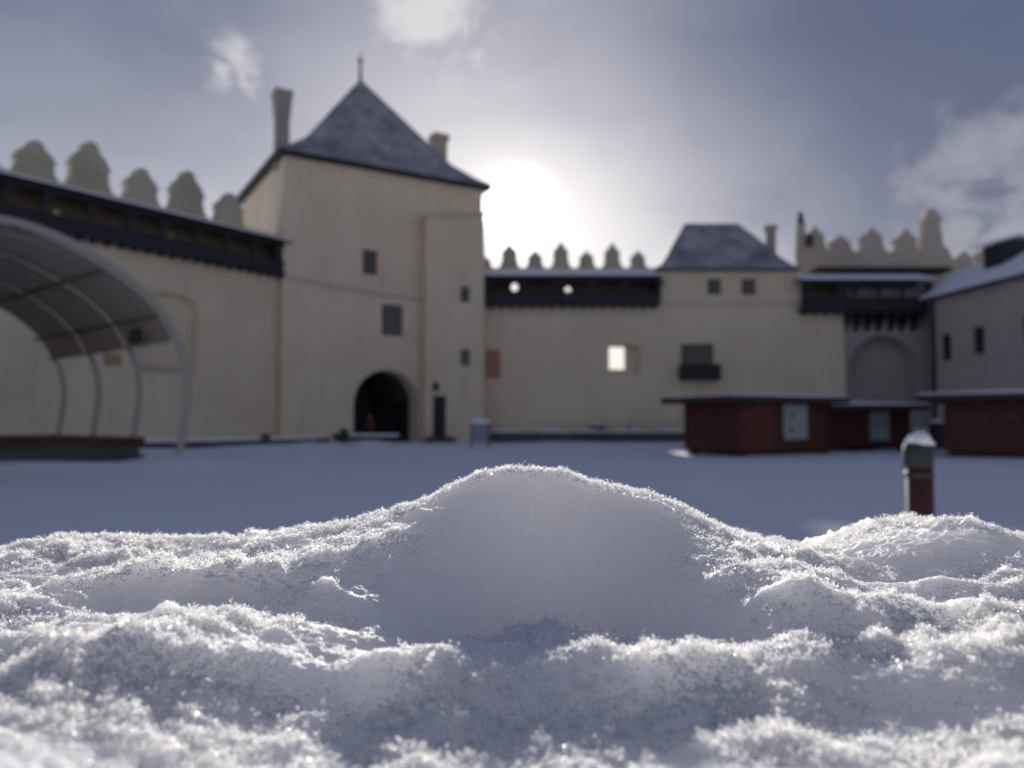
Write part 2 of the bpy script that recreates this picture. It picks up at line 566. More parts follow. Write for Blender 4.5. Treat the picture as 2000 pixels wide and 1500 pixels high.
# ------------------------------------------------------------------ gallery builder
def gallery(pl, label, x0, x1, zb, zp, ze, zr, y_front, y_back, posts, joist_step, loops=(), corb=None, end_right=True, snow_t=.10):
    """covered wooden wall-walk: boarded breast, posts, eave beam, lean-to roof with snow"""
    t = thing('wooden_gallery', label, 'gallery', pl.p, pl.d)
    yf = y_front
    bw = .28
    xs = x0; i = 0
    nb = max(1, round((x1-x0)/bw)); bw = (x1-x0)/nb
    # breast boards, joined: too narrow in the picture to be told apart
    m = MB()
    for k in range(nb):
        j = random.uniform(0, .012)
        m.box(x0+k*bw+.008, x0+(k+1)*bw-.008, yf+j, yf+.05+j, zb+random.uniform(-.05, .03), zp)
    o = m.build('breast_boards', 'dark_wood', t); o['kind'] = 'stuff'
    box(x0, x1, yf-.04, yf+.08, zp+.002, zp+.12).build('handrail', 'dark_wood', t)
    box(x0, x1, yf+.06, y_back, zb+.12, zb+.24).build('floor', 'dark_wood', t)
    box(x0, x1, yf-.02, yf+.14, ze-.22, ze-.04).build('eave_beam', 'dark_wood', t)
    for px_ in posts:
        box(px_-.08, px_+.08, yf+.082, yf+.24, zb+.242, ze-.222).build('post', 'dark_wood', t)
        br = MB().prism([(px_+.08, ze-.24), (px_+.08, ze-.62), (px_+.16, ze-.62), (px_+.46, ze-.30), (px_+.46, ze-.24)], yf+.1, yf+.18)
        br.build('brace', 'dark_wood', t)
    bb = box(x0, x1-.1, y_back-.06, y_back-.01, zb+.242, zr-.10).build('back_shade_boards', 'brown_wood', t)  # brown boards added to darken the openings, in place of shade
    if loops:
        c = MB()
        for (hx, hz, rx_, rz_) in loops:
            c.prism([(hx+rx_*math.cos(a), hz+rz_*math.sin(a)) for a in [2*math.pi*k/14 for k in range(14)]], y_back-.3, y_back+.2)
        carve(bb, c)
    n = max(2, int((x1-x0)/joist_step))
    for k in range(n):
        xx = x0+(k+.5)*(x1-x0)/n
        box(xx-.09, xx+.09, yf-.10, y_back-.7, zb-.10, zb+.118).build('joist_end', 'dark_wood', t)
    # roof slab and the snow lying on it
    ov = .28
    MB().prism_x([(yf-ov, ze-.02), (y_back, zr-.02), (y_back, zr+.06), (yf-ov, ze+.06)], x0-.15, x1+.12).build('roof', 'dark_wood', t)
    MB().prism_x([(yf-ov-.02, ze+.064), (y_back, zr+.064), (y_back, zr+.064+snow_t), (yf-ov+.03, ze+.06+snow_t)], x0-.14, x1+.10).build('roof_snow', 'snow', t)
    if end_right:
        MB().prism_x([(yf+.05, zb), (y_back, zb), (y_back, zr-.03), (yf+.05, ze-.04)], x1-.08, x1-.02).build('end_boards', 'dark_wood', t)
    return t


# ------------------------------------------------------------------ left curtain wall
LW = Plane((-12.2, 42.0), (.572, .820))      # plane of the gallery's front; wall face 0.5 m behind it
LX0, LX1 = -34.0, -.1
t = thing('curtain_wall', 'long cream plastered courtyard wall on the left, running from behind the stage to the gate tower', 'castle wall', LW.p, LW.d)
wall = box(LX0, LX1+2.6, .5, 1.3, -.3, 9.5).build('wall', 'cream', t)
nx0 = LW.at(272, 700, .5)[0]; nx1 = LW.at(383, 700, .5)[0]
nzt = LW.at(330, 572, .5)[1]; nzs = LW.at(383, 600, .5)[1]; nzb = LW.at(383, 730, .5)[1]
lw2 = box(LX0, LX1+1.3, 1.3+.002, 1.85, -.3, 11.75).build('parapet_wall', 'parapet', t)
carve(wall, MB().prism(arch_poly(nx0, nx1, nzb, nzs, nzt), .3, .85))
c = MB()
for (px, py) in ((112, 415), (335, 458)):
    hx, hz = LW.at(px, py, 1.3)
    c.prism([(hx+.17*math.cos(a), hz+.17*math.sin(a)) for a in [2*math.pi*k/14 for k in range(14)]], 1.1, 2.2)
carve(lw2, c)
box(LW.at(278, 720, .5)[0], LW.at(350, 720, .5)[0], .42, .60, LW.at(300, 724, .5)[1], LW.at(300, 718, .5)[1]).build('ledge', 'grey', t)
spots = [(68, 276, 13.2), (175, 278, 13.8), (275, 330, 13.2), (365, 335, 13.8), (447, 378, 13.2)]
xs = [LW.at(px, py, 1.55)[0] for px, py, z in spots]
zs = [LW.at(px, py, 1.55)[1] for px, py, z in spots]
step = (xs[-1]-xs[0])/4
full = [(xs[i], zs[i]) for i in range(5)]
full += [(xs[0]-step*k, 13.75 if k % 2 else 13.2) for k in range(1, 9)]
for k, (mx, mz) in enumerate(full):
    MB().prism(merlon_poly(mx, step*(.60 if mz < 13.5 else .66), 11.6, mz), 1.32, 1.83).build('merlon', 'parapet', t)

gx0, gx1 = LX0, LW.at(563, 500)[0]
ze = LW.at(300, 402)[1]
posts = [LW.at(px, 430)[0] for px in (12, 88, 178, 253, 320, 387, 445, 500, 545)] + [LW.at(12, 430)[0]-2.2*k for k in range(1, 8)]
gallery(LW, 'long dark timber gallery with snowy lean-to roof high on the left courtyard wall', gx0, gx1, 9.2, 9.85, 11.05, 11.5,
        0, 1.3, posts, .62, [LW.at(112, 415, 1.3)+(.17, .17), LW.at(335, 458, 1.3)+(.17, .17)])

# ------------------------------------------------------------------ gate tower
TW = Plane((-12.52, 41.6), (.857, .515))
TL, TD, TZ = 12.4, 10.7, 16.0
t = thing('gate_tower', 'tall cream gate tower with steep pyramid roof, arched gateway and two chimneys', 'tower', TW.p, TW.d)
body = box(0, TL, 0, TD, -.3, TZ).build('wall', 'cream', t)
c = MB()
g0, g1 = TW.at(690, 850)[0], TW.at(818, 850)[0]
gtop = TW.at(752, 722)[1]; gs = TW.at(752, 790)[1]
c.prism(arch_poly(g0, g1, -.6, gs, gtop), -.5, 8.0)
wins = []
for (a, b, ya, yb) in ((708, 738, 490, 535), (745, 787, 597, 655)):
    xa, zb_ = TW.at(a, yb); xb, zt_ = TW.at(b, ya)
    c.box(xa, xb, -.5, .4, zb_, zt_); wins.append((xa, xb, zb_, zt_))
carve(body, c)
for w_, bars in zip(wins, ((0, 1), (1, 2))):
    window(t, w_[0]+.003, w_[1]-.003, w_[2]+.003, w_[3]-.003, .22, bars)
# tunnel lining, recessed inner arch and the dark gate leaves standing open
m = MB()
ap = arch_poly(g0+.25, g1-.25, -.3, gs, gtop-.25)
m.prism([(g0+.01, -.3)] + [(x, z) for x, z in arch_poly(g0+.01, g1-.01, -.3, gs, gtop-.01)[2:][::-1]][:0] + [(g0+.01, -.3)], .9, .9) if False else None
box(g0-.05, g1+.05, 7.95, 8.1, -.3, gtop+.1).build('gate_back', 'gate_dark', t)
for sx in (0, 1):
    xa = g0+.06 if sx == 0 else g1-.16
    leaf = box(xa, xa+.10, 1.7, 3.6, .02, gs+.2).build('gate_leaf', 'dark_wood', t)
    for k in range(3):
        box(xa-.012, xa+.112, 1.75, 3.55, .5+k*.9, .58+k*.9).build('iron_strap', 'iron', leaf)
arcp = [(x, z) for x, z in arch_poly(g0, g1, -.3, gs, gtop)[1:]] + [(g0, -.3)]
# dark lining: the passage's shade is painted into its plaster
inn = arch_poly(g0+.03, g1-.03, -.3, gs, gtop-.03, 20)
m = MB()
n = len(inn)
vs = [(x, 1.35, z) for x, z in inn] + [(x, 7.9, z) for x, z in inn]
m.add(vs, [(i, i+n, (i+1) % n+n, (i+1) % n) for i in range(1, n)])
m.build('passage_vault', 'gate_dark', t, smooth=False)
# roof
ap_l = (TL/2, TD/2)
rings = [(-.45, 0, TZ+.0), (-.45, 0, TZ+.16), (0, .12, TZ+.62), (0, .3, TZ+1.65), (0, 1.0, 23.75)]
def ring(ov, f, z):
    out = []
    for cx_, cy_ in ((ov, ov), (TL-ov, ov), (TL-ov, TD-ov), (ov, TD-ov)):
        out.append((cx_+(ap_l[0]-cx_)*f, cy_+(ap_l[1]-cy_)*f, z))
    return out
def hip_roof(name, rs, parent, mat, ringf):
    m = MB(); vs = []; fs = []
    for r in rs: vs += ringf(*r)
    k = len(rs)
    for i in range(k-1):
        for j in range(4):
            a, b = i*4+j, i*4+(j+1) % 4
            fs.append((a, b, b+4, a+4))
    fs.append((3, 2, 1, 0)); fs.append(tuple(range(4*(k-1), 4*k)))
    m.add(vs, fs)
    return m.build(name, mat, parent)
rs = [(-.45, 0, TZ+.10), (-.45, .0, TZ+.22), (-.45, .12, TZ+.68), (-.45, .3, TZ+1.65), (-.45, .6, TZ+4.25), (-.45, .985, 23.6)]
roof = hip_roof('roof', rs, t, 'roof', ring)
hip_roof('eave_board', [(-.40, 0, TZ-.14), (-.47, 0, TZ+.095)], t, 'dark_wood', ring)
f = MB().tube([(ap_l[0], ap_l[1], 23.4), (ap_l[0], ap_l[1], 25.1)], [.13, .07], 8)
fin = f.build('finial', 'iron', t)
MB().lathe([(.02, 24.78), (.14, 24.86), (.17, 24.95), (.14, 25.04), (.03, 25.14)], *ap_l, n=10).build('finial_ball', 'iron', fin)
box(ap_l[0]-.03, ap_l[0]+.03, ap_l[1]-.03, ap_l[1]+.03, 25.12, 25.5).build('finial_spike', 'iron', fin)
ch = MB().taper(.2, 1.5, .74, .74, TZ-.5, .70, .70, 18.2).taper(.2, 1.5, .70, .70, 18.2, .98, .98, 19.85).taper(.2, 1.5, 1.04, 1.04, 19.852, 1.0, 1.0, 20.05)
ch.build('chimney', 'brick', t)
ch = MB().taper(11.5, 4.5, .86, .86, TZ, .86, .86, 20.25).taper(11.5, 4.5, 1.06, 1.06, 20.252, 1.1, 1.1, 20.7)
ch.build('chimney', 'brick', t)
# cornice moulding and corner strip
box(-.06, TL+.06, -.09, -.002, TZ-.42, TZ-.16).build('cornice', 'cream', t)
pa, pb = TW.at(817, 700)[0], TW.at(831, 700)[0]
box(pa, pb, -.22, -.002, -.2, TW.at(830, 470)[1]).build('pilaster', 'cream', t)
# stair annex on the right of the gateway, facing the courtyard
inv = Matrix.Rotation(-math.atan2(TW.d[1], TW.d[0]), 4, 'Z') @ Matrix.Translation((-TW.p[0], -TW.p[1], 0))
AX = Plane((-5.15, 45.15), (1, 0))
ax1 = AX.at(944, 700)[0]
annex = box(0, ax1, 0, 2.6, -.3, AX.at(900, 422)[1]).build('stair_annex', 'cream', t)
annex.matrix_basis = inv @ Matrix.Translation((AX.p[0], AX.p[1], 0))
aw = []
c = MB()
for (a, b, ya, yb) in ((899, 917, 560, 591), (899, 918, 682, 714), (845, 871, 773, 862)):
    xa, z0_ = AX.at(a, yb); xb, z1_ = AX.at(b, ya)
    c.box(xa, xb, -.3, .3, z0_, z1_); aw.append((xa, xb, z0_, z1_))
carve(annex, c)
window(annex, aw[0][0]+.003, aw[0][1]-.003, aw[0][2]+.003, aw[0][3]-.003, .16, (0, 0))
window(annex, aw[1][0]+.003, aw[1][1]-.003, aw[1][2]+.003, aw[1][3]-.003, .16, (0, 0))
d_ = aw[2]
box(d_[0]+.003, d_[1]-.003, .15, .22, d_[2]-.0, d_[3]-.003).build('door', 'dark_wood', annex)
lx, lz = AX.at(852, 755)
MB().box(lx-.05, lx+.05, -.10, -.003, lz-.05, lz+.30).lathe([(.07, lz-.28), (.17, lz-.2), (.15, lz+.12), (.05, lz+.28)], lx, -.28, 8).build('wall_lantern', 'iron', annex)
az = AX.at(900, 422)[1]
MB().prism_x([(-.12, az-.02), (2.6, az+.9), (2.6, az+.98), (-.12, az+.06)], -.03, ax1+.06).build('annex_roof', 'cream', annex)
# steps in front of the little door
for k in range(2):
    box(d_[0]-.35-.2*k, d_[1]+.5+.2*k, -.55-.3*k, -.003-0.55*0, -.1, .36-.17*k-.001*k).build('door_step', 'stone', annex) if k == 0 else box(d_[0]-.55, d_[1]+.7, -.9, -.553, -.1, .18).build('door_step', 'stone', annex)

# a thin cable slung across the tower
pts = []
for (px, py) in ((566, 541), (640, 557), (720, 571), (800, 583), (828, 589)):
    x, z = TW.at(px, py, -.3)
    wx, wy = TW.world(x, -.3); pts.append((wx, wy, z))
o = MB().tube(pts, .022, 5).build('cable', 'iron')
tag(o, 'thin dark cable strung across the face of the gate tower below its upper window', 'cable')

# ------------------------------------------------------------------ right curtain wall
RW = Plane((-3.2, 46.3), (1, 0))             # gallery front; wall face 0.6 m behind
def rx(px, off=.6): return RW.at(px, 700, off)[0]
t = thing('curtain_wall', 'cream courtyard wall right of the gate tower with a bright window opening and a row of small merlons', 'castle wall', RW.p, RW.d)
XE = rx(1292)
wall = box(0, XE, .6, 1.9, -.3, 8.9).build('wall', 'cream', t)
par = box(0, XE, 1.902, 2.4, -.3, RW.at(1100, 524, 2.1)[1]).build('parapet_wall', 'parapet', t)
# window niche: splayed recess with the opening through to the sky in its left half
a0, zb_ = RW.at(1187, 732, .6); a1, zt_ = RW.at(1250, 672, .6)
c = MB().prism(arch_poly(a0, a1, zb_, zt_-.35, zt_), .3, 1.25)
carve(wall, c)
b0, wz0 = RW.at(1189, 722, 1.25); b1, wz1 = RW.at(1219, 678, 1.25)
# the hole runs along the line of sight's own splay, wide enough to see daylight
hole = MB()
hole.add([(b0, 1.1, wz0), (b1, 1.1, wz0), (b1+.52, 4.8, wz0+.26), (b0+.44, 4.8, wz0+.26),
          (b0, 1.1, wz1), (b1, 1.1, wz1), (b1+.52, 4.8, wz1+.34), (b0+.44, 4.8, wz1+.34)],
         [(0, 3, 2, 1), (4, 5, 6, 7), (0, 1, 5, 4), (1, 2, 6, 5), (2, 3, 7, 6), (3, 0, 4, 7)])
carve(wall, hole)
loop = MB()
for (px, py) in ((1005, 560), (1110, 567)):
    hx, hz = RW.at(px, py, 1.9)
    loop.prism([(hx+.21*math.cos(a), hz+.29*math.sin(a)) for a in [2*math.pi*k/16 for k in range(16)]], 1.7, 2.7)
carve(par, loop)
carve(par, hole)
carve(box(b0-1.2, b1+1.6, 2.402, 4.6, -.3, wz1+1.3).build('window_sun_baffle', 'parapet', t), hole)  # unseen block added behind the wall to cut the sunbeam through the opening
sx0, sz0 = RW.at(950, 738, .6); sx1, sz1 = RW.at(977, 683, .6)
box(sx0, sx1, .54, .598, sz0, sz1).build('blocked_window', 'shutter', t)
mz0 = RW.at(1100, 525, 2.1)[1]
for (px, py) in ((945, 500), (995, 475), (1045, 490), (1095, 473), (1145, 491), (1195, 475), (1245, 490)):
    mx, mz = RW.at(px, py, 2.15)
    MB().prism(merlon_poly(mx, .90 if py < 480 else .84, mz0-.02, mz, False), 1.92, 2.38).build('merlon', 'parapet', t)
gxa, gxb = RW.at(949, 560)[0], RW.at(1288, 560)[0]
gallery(RW, 'dark timber gallery between the gate tower and the smaller square tower', gxa, gxb, RW.at(1100, 597)[1], RW.at(1100, 573)[1],
        RW.at(1100, 541)[1], RW.at(1100, 526, 1.9)[1]-.12, 0, 1.9, [gxa+.1+(gxb-gxa-.2)*k/5 for k in range(6)], .62,
        [RW.at(1005, 560, 1.9)+(.21, .29), RW.at(1110, 567, 1.9)+(.21, .29)])

# ------------------------------------------------------------------ small tower
ST = Plane((rx(1292)-3.2, 46.86), (1, 0))
t = thing('small_tower', 'lower square tower with hipped snowy roof, two small windows and a dark balcony', 'tower', ST.p, ST.d)
sw = ST.at(1564, 550)[0]
s_top = ST.at(1400, 529)[1]
low = box(0, ST.at(1650, 700)[0], 0, 1.6, -.3, ST.at(1400, 590)[1]).build('wall', 'cream', t)
upp = box(0.004, sw, -.05, 8.0, ST.at(1400, 590)[1]+.002, s_top).build('upper_wall', 'cream', t)
box(-.0, sw+.04, -.12, -.052, ST.at(1400, 590)[1]-.05, ST.at(1400, 590)[1]+.10).build('string_course', 'cream', t)
c = MB(); wv = []
for (a, b) in ((1381, 1408), (1448, 1475)):
    xa, z0_ = ST.at(a, 576); xb, z1_ = ST.at(b, 545)
    c.box(xa, xb, -.4, .3, z0_, z1_); wv.append((xa, xb, z0_, z1_))
carve(upp, c)
for w_ in wv: window(t, w_[0]+.003, w_[1]-.003, w_[2]+.003, w_[3]-.003, .1, (1, 1), 'frame')
xa, z0_ = ST.at(1330, 714); xb, z1_ = ST.at(1393, 672)
c = MB().box(xa, xb, -.4, .35, z0_, z1_)
carve(low, c)
window(t, xa+.003, xb-.003, z0_+.003, z1_-.003, .18, (3, 0), 'dark_wood')
ba, bz0 = ST.at(1325, 743); bb, bz1 = ST.at(1401, 713)
bal = box(ba, bb, -.85, -.003, bz0, bz0+.12).build('balcony', 'dark_wood', t)
nb = 9
for k in range(nb):
    xx = ba+(bb-ba)*k/nb
    box(xx+.01, xx+(bb-ba)/nb-.01, -.84, -.79, bz0+.122, bz1-.08).build('balustrade_board', 'dark_wood', bal)
for xx in (ba+.01, bb-.06):
    box(xx, xx+.05, -.78, -.01, bz0+.122, bz1-.08).build('balustrade_side', 'dark_wood', bal)
box(ba-.03, bb+.03, -.88, -.72, bz1-.078, bz1).build('balcony_rail', 'dark_wood', bal)
# hipped roof with ridge
ex0, ex1 = ST.at(1283, 527, -.5)[0], ST.at(1566, 527, -.5)[0]
r0, rzt = ST.at(1337, 437, 3.8); r1, _ = ST.at(1441, 437, 3.8)
def ring2(ov, f, z):
    out = []
    for (cx_, cy_, tx, ty) in ((ex0, -.5, r0, 3.75), (ex1, -.5, r1, 3.75), (ex1, 8.4, r1, 4.0), (ex0, 8.4, r0, 4.0)):
        out.append((cx_+(tx-cx_)*f, cy_+(ty-cy_)*f, z))
    return out
ez = s_top
H = rzt-ez
hip_roof('roof', [(0, 0, ez+.06), (0, 0, ez+.14), (0, .15, ez+.06+H*.10), (0, .32, ez+H*.27), (0, .6, ez+H*.59), (0, 1, rzt)], t, 'roof', ring2)
hip_roof('eave_board', [(0, .01, ez+.003), (0, 0, ez+.057)], t, 'dark_wood', ring2)
cx_, cz_ = ST.at(1505, 445, 4.6)
MB().taper(cx_, 4.6, .52, .52, ez, .52, .52, cz_-.15).taper(cx_, 4.6, .72, .72, cz_-.148, .72, .72, cz_+.12).build('chimney', 'brick', t)

# ------------------------------------------------------------------ arched bay and gallery above it
AB = Plane((ST.world(ST.at(1651, 700)[0])[0], 47.3), (1, 0))
t = thing('arched_wall_bay', 'grey wall section with a deep blind arch under the corbelled gallery on the right', 'castle wall', AB.p, AB.d)
bw_ = AB.at(1822, 700)[0]
body = box(.004, bw_+1.5, 0, 3, -.3, AB.at(1700, 560)[1]).build('wall', 'grey', t)
a0 = AB.at(1657, 700)[0]; a1 = AB.at(1794, 700)[0]
c = MB().prism(arch_poly(a0, a1, -.6, AB.at(1700, 722)[1], AB.at(1725, 655)[1], 20), -.4, 1.5)
carve(body, c)
G3 = Plane((ST.world(ST.at(1565, 580, -.8)[0])[0], 46.1), (1, 0))
L3 = G3.at(1852, 580)[0]
g3 = gallery(G3, 'dark timber gallery on slanting brackets above the blind arch, between small tower and right building',
        0.02, G3.at(1822, 580)[0], G3.at(1700, 609)[1], G3.at(1700, 584)[1], G3.at(1700, 549)[1], G3.at(1700, 537, 1.6)[1]-.12, 0, 1.6,
        [G3.at(px, 580)[0] for px in (1572, 1640, 1652, 1672, 1718, 1765, 1812)], .62, end_right=False)
for px in (1662, 1686, 1708, 1730, 1755, 1777, 1800):
    x, z = G3.at(px, 613)
    MB().prism_x([(-.06, z+.05), (-.06, z-.08), (1.15, z-.95), (1.15, z+.05)], x-.11, x+.11).build('bracket', 'dark_wood', g3)
x0_, z0_ = G3.at(1592, 532, 2.2); x1_, z1_ = G3.at(1850, 524, 2.2)
box(x0_, x1_, 1.7, 3.2, z0_-.02, z1_).build('upper_eave', 'dark_wood', g3)

# crenellated wall behind, with posts
BK = Plane((0, 50.5), (1, 0))
t = thing('crenellated_wall', 'weathered wall behind the right gallery with uneven merlons between two tall end pillars', 'castle wall', BK.p, BK.d)
kx0, kx1 = BK.at(1562, 500)[0], BK.at(1842, 500)[0]
kz = BK.at(1700, 492)[1]
box(kx0, kx1, 0, .6, -.3, kz).build('wall', 'brick', t).data.materials[0] = M['taupe']
for (px, py, w) in ((1592, 440, 1.15), (1642, 460, 1.3), (1703, 443, 1.35), (1770, 448, 1.35)):
    x, z = BK.at(px, py)
    MB().prism(merlon_poly(x, w, kz-.02, z, py > 445), .02, .58).build('merlon', 'taupe', t)
x, z = BK.at(1567, 436); _, zt_ = BK.at(1567, 412)
pil = MB().taper(x, .3, .62, .6, kz-.5, .42, .5, z).build('pillar', 'taupe', t)
MB().lathe([(.20, z+.002), (.28, z+.15), (.16, z+.35), (.22, z+.5), (.1, zt_-.05), (.03, zt_+.1)], x, .3, 10).build('pillar_urn', 'iron', pil)
x, z = BK.at(1579, 468)
MB().lathe([(.16, z-.5), (.24, z-.2), (.2, z+.1), (.12, z+.3), (.03, z+.4)], x, -.2, 8).build('iron_finial', 'iron', t)
x, z = BK.at(1821, 432); _, zt_ = BK.at(1821, 410)
pil = MB().taper(x, .3, 1.5, .7, kz-.3, 1.0, .66, z).build('pillar', 'taupe', t)
MB().taper(x, .3, 1.22, .9, z+.002, 1.05, .8, z+.28).taper(x, .3, 1.05, .8, z+.282, .5, .5, zt_+.1).build('pillar_cap', 'taupe', pil)
k2 = BK.at(1900, 523)[1]
MB().prism([(kx1-.5, -.3), (BK.at(2080, 520)[0], -.3), (BK.at(2080, 520)[0], k2), (BK.at(1872, 520)[0], k2), (BK.at(1862, 505)[0], BK.at(1862, 505)[1]), (BK.at(1853, 485)[0], BK.at(1853, 485)[1]), (BK.at(1838, 474)[0], BK.at(1838, 474)[1]), (kx1-.5, BK.at(1838, 474)[1])], .05, .55).build('lower_wall', 'taupe', t)
for (px, py, w) in ((1885, 489, 1.0), (1927, 478, 1.15), (1972, 488, 1.0), (2015, 478, 1.1)):
    x, z = BK.at(px, py)
    MB().prism(merlon_poly(x, w, k2-.02, z, False), .08, .52).build('merlon', 'taupe', t)

# ------------------------------------------------------------------ building on the right
RB = Plane((25.1, 46.0), (.083, -1.0))
t = thing('plastered_house', 'grey two-storey house on the right edge with narrow windows and snow on its roof', 'house', RB.p, RB.d)
bl = 26.0
hz_ = RB.at(1818, 584)[1]
body = box(0, bl, 0, 6.4, -.3, hz_).build('wall', 'house', t)
c = MB(); wv = []
for (a, b, ya, yb) in ((1838, 1857, 651, 706), (1900, 1922, 637, 693), (1997, 2030, 612, 672)):
    xa, z0_ = RB.at(a, yb); xb, z1_ = RB.at(b, ya)
    c.box(xa, xb, -.4, .3, z0_, z1_); wv.append((xa, xb, z0_, z1_))
for k in range(1, 4):
    xa, xb, z0_, z1_ = wv[2]
    c.box(xa+3.1*k, xb+3.1*k, -.4, .3, z0_, z1_); wv.append((xa+3.1*k, xb+3.1*k, z0_, z1_))
carve(body, c)
for w_ in wv: window(t, w_[0]+.003, w_[1]-.003, w_[2]+.003, w_[3]-.003, .16, (1, 2), 'dark_wood')
rz_ = RB.at(1880, 528, 3.1)[1]
m = MB()
vs = [(-.4, -.45, hz_+.0), (bl, -.45, hz_), (bl, 3.1, rz_), (-1.6, 3.1, rz_), (bl, 6.9, hz_), (-.4, 6.9, hz_)]
vs2 = [(x, y, z-.12) for x, y, z in vs]
m.add(vs+vs2, [(0, 1, 2, 3), (3, 2, 4, 5), (9, 8, 7, 6), (11, 10, 8, 9), (6, 7, 1, 0), (6, 0, 3, 9), (9, 3, 5, 11), (5, 4, 10, 11), (1, 7, 8, 2), (2, 8, 10, 4)])
rf = m.build('roof', 'dark_wood', t)
m = MB()
vs = [(-.36, -.50, hz_+.004), (bl, -.50, hz_+.004), (bl, 3.1, rz_+.004), (-1.56, 3.1, rz_+.004)]
vs2 = [(x, y+(.05 if y < 0 else 0), z+.13) for x, y, z in vs]
m.add(vs+vs2, [(3, 2, 1, 0), (4, 5, 6, 7), (0, 1, 5, 4), (1, 2, 6, 5), (2, 3, 7, 6), (3, 0, 4, 7)])
m.build('roof_snow', 'snow', rf)
dx, dz = RB.at(1962, 505, 2.3)
dm = MB().prism_x([(1.5, dz-.6), (3.6, dz-.6), (3.6, dz+.75), (1.5, dz+.75)], dx-.6, dx+.8)
dorm = dm.build('dormer', 'dark_wood', t)
MB().prism_x([(1.2, dz+.70), (2.4, dz+1.05), (3.9, dz+.75), (3.9, dz+.90), (2.4, dz+1.22), (1.2, dz+.84)], dx-.9, dx+1.1).build('dormer_roof', 'snow', dorm)
px_, _ = RB.at(1826, 700)
MB().tube([(px_+.05, -.14, hz_-.2), (px_+.05, -.14, .1)], .13, 8).build('downpipe', 'iron', t)

# ------------------------------------------------------------------ low ledges along the walls
LG = Plane((-1.9, 45.2), (1, 0))
e0 = LG.at(962, 850)[0]
t = thing('stone_ledge', 'low dark snow-topped stone ledge along the foot of the right courtyard wall', 'ledge', LG.p, LG.d)
xx = LG.at(890, 850)[0]; xe = LG.at(1345, 850)[0]
n = 14
for k in range(n):
    a, b = xx+(xe-xx)*k/n, xx+(xe-xx)*(k+1)/n
    box(a+.012, b-.012, 0+random.uniform(-.02, .02), 1.0, -.1, .62+random.uniform(-.015, .015)).build('ledge_stone', 'stone', t)
m = MB()
for k in range(28):
    a, b = xx+(xe-xx)*k/28, xx+(xe-xx)*(k+1)/28
    m.box(a, b, .04, 1.1, .60, .74+.05*math.sin(k*1.3)+random.uniform(-.02, .02))
m.build('ledge_snow', 'snow', t)

LL = Plane((LW.world(0, -1.0)), LW.d)
t = thing('stone_kerb', 'low dark kerb topped with snow at the foot of the left courtyard wall', 'kerb', LL.p, LL.d)
k0, k1 = LL.at(285, 860)[0], LL.at(640, 860)[0]
n = 14
for k in range(n):
    a, b = k0+(k1-k0)*k/n, k0+(k1-k0)*(k+1)/n
    box(a+.012, b-.012, random.uniform(-.02, .02), 1.1, -.1, .30+random.uniform(-.01, .01)).build('kerb_stone', 'stone', t)
m = MB()
for k in range(24):
    a, b = k0+(k1-k0)*k/24, k0+(k1-k0)*(k+1)/24
    m.box(a, b, .03, 1.4, .28, .46+random.uniform(-.03, .03))
m.build('kerb_snow', 'snow', t)

# small dark things by the gate and on the ledge
def at_ground(px, Y): return ((px-1000)/1500*Y, Y)
p = at_ground(730, 43.0)
t = thing('bench', 'low dark backless bench, snow on its seat, in front of the gateway', 'bench', p, (1, .12))
box(-1.45, 1.45, -.2, .2, .34, .42).build('seat', 'dark_wood', t)
for s in (-1.2, 0, 1.2):
    box(s-.06, s+.06, -.16, .16, -.05, .338).build('leg', 'iron', t)
box(-1.42, 1.40, -.18, .18, .422, .56).build('seat_snow', 'snow', t)
p = at_ground(668, 40.0)
t = thing('cart', 'small dark handcart with raised shafts standing in the snow left of the gateway', 'cart', p, (1, .1))
MB().prism([(-.35, .25), (.35, .25), (.42, .62), (-.42, .62)], -.3, .3).build('tray', 'dark_wood', t)
for s in (-.34, .34):
    wh = MB().tube([(.05, s-.03, .22), (.05, s+.03, .22)], .24, 14).build('wheel', 'iron', t)
    MB().tube([(.05, s-.06, .22), (.05, s+.06, .22)], .05, 8).build('hub', 'iron', wh)
    MB().tube([(-.3, s*.8, .45), (-.8, s*.8, .25), (-1.25, s*.8, .08)], .03, 6).build('shaft', 'dark_wood', t)
MB().prism([(-.1, .622), (.3, .622), (.28, .85), (0, .9)], -.2, .2).build('load', 'dark_wood', t)
p = at_ground(632, 39.5)
t = thing('tub', 'low round dark tub standing left of the handcart', 'tub', p)
MB().lathe([(.26, -.05), (.33, .30), (.36, .32), (.36, .38), (.31, .38), (.29, .28)], 0, 0, 16).build('shell', 'dark_wood', t)
MB().lathe([(.30, .285), (.28, .33), (.02, .37)], 0, 0, 14).build('snow_fill', 'snow', t)
# covered notice board
p = at_ground(938, 38.0)
t = thing('notice_board', 'blue-grey board on two dark feet with snow on top, standing before the tower corner', 'notice board', p)
box(-.40, .40, -.04, .04, .22, 1.12).build('board', 'tarp', t)
for s in (-.44, .44):
    box(s-.035, s+.035, -.05, .05, 0, 1.16).build('post', 'iron', t)
    box(s-.05, s+.05, -.34, .34, -.08, .10).build('foot', 'iron', t)
MB().prism([(-.52, 1.162), (.52, 1.162), (.46, 1.30), (.2, 1.36), (-.25, 1.35), (-.47, 1.28)], -.14, .14).build('snow_cap', 'snow', t)
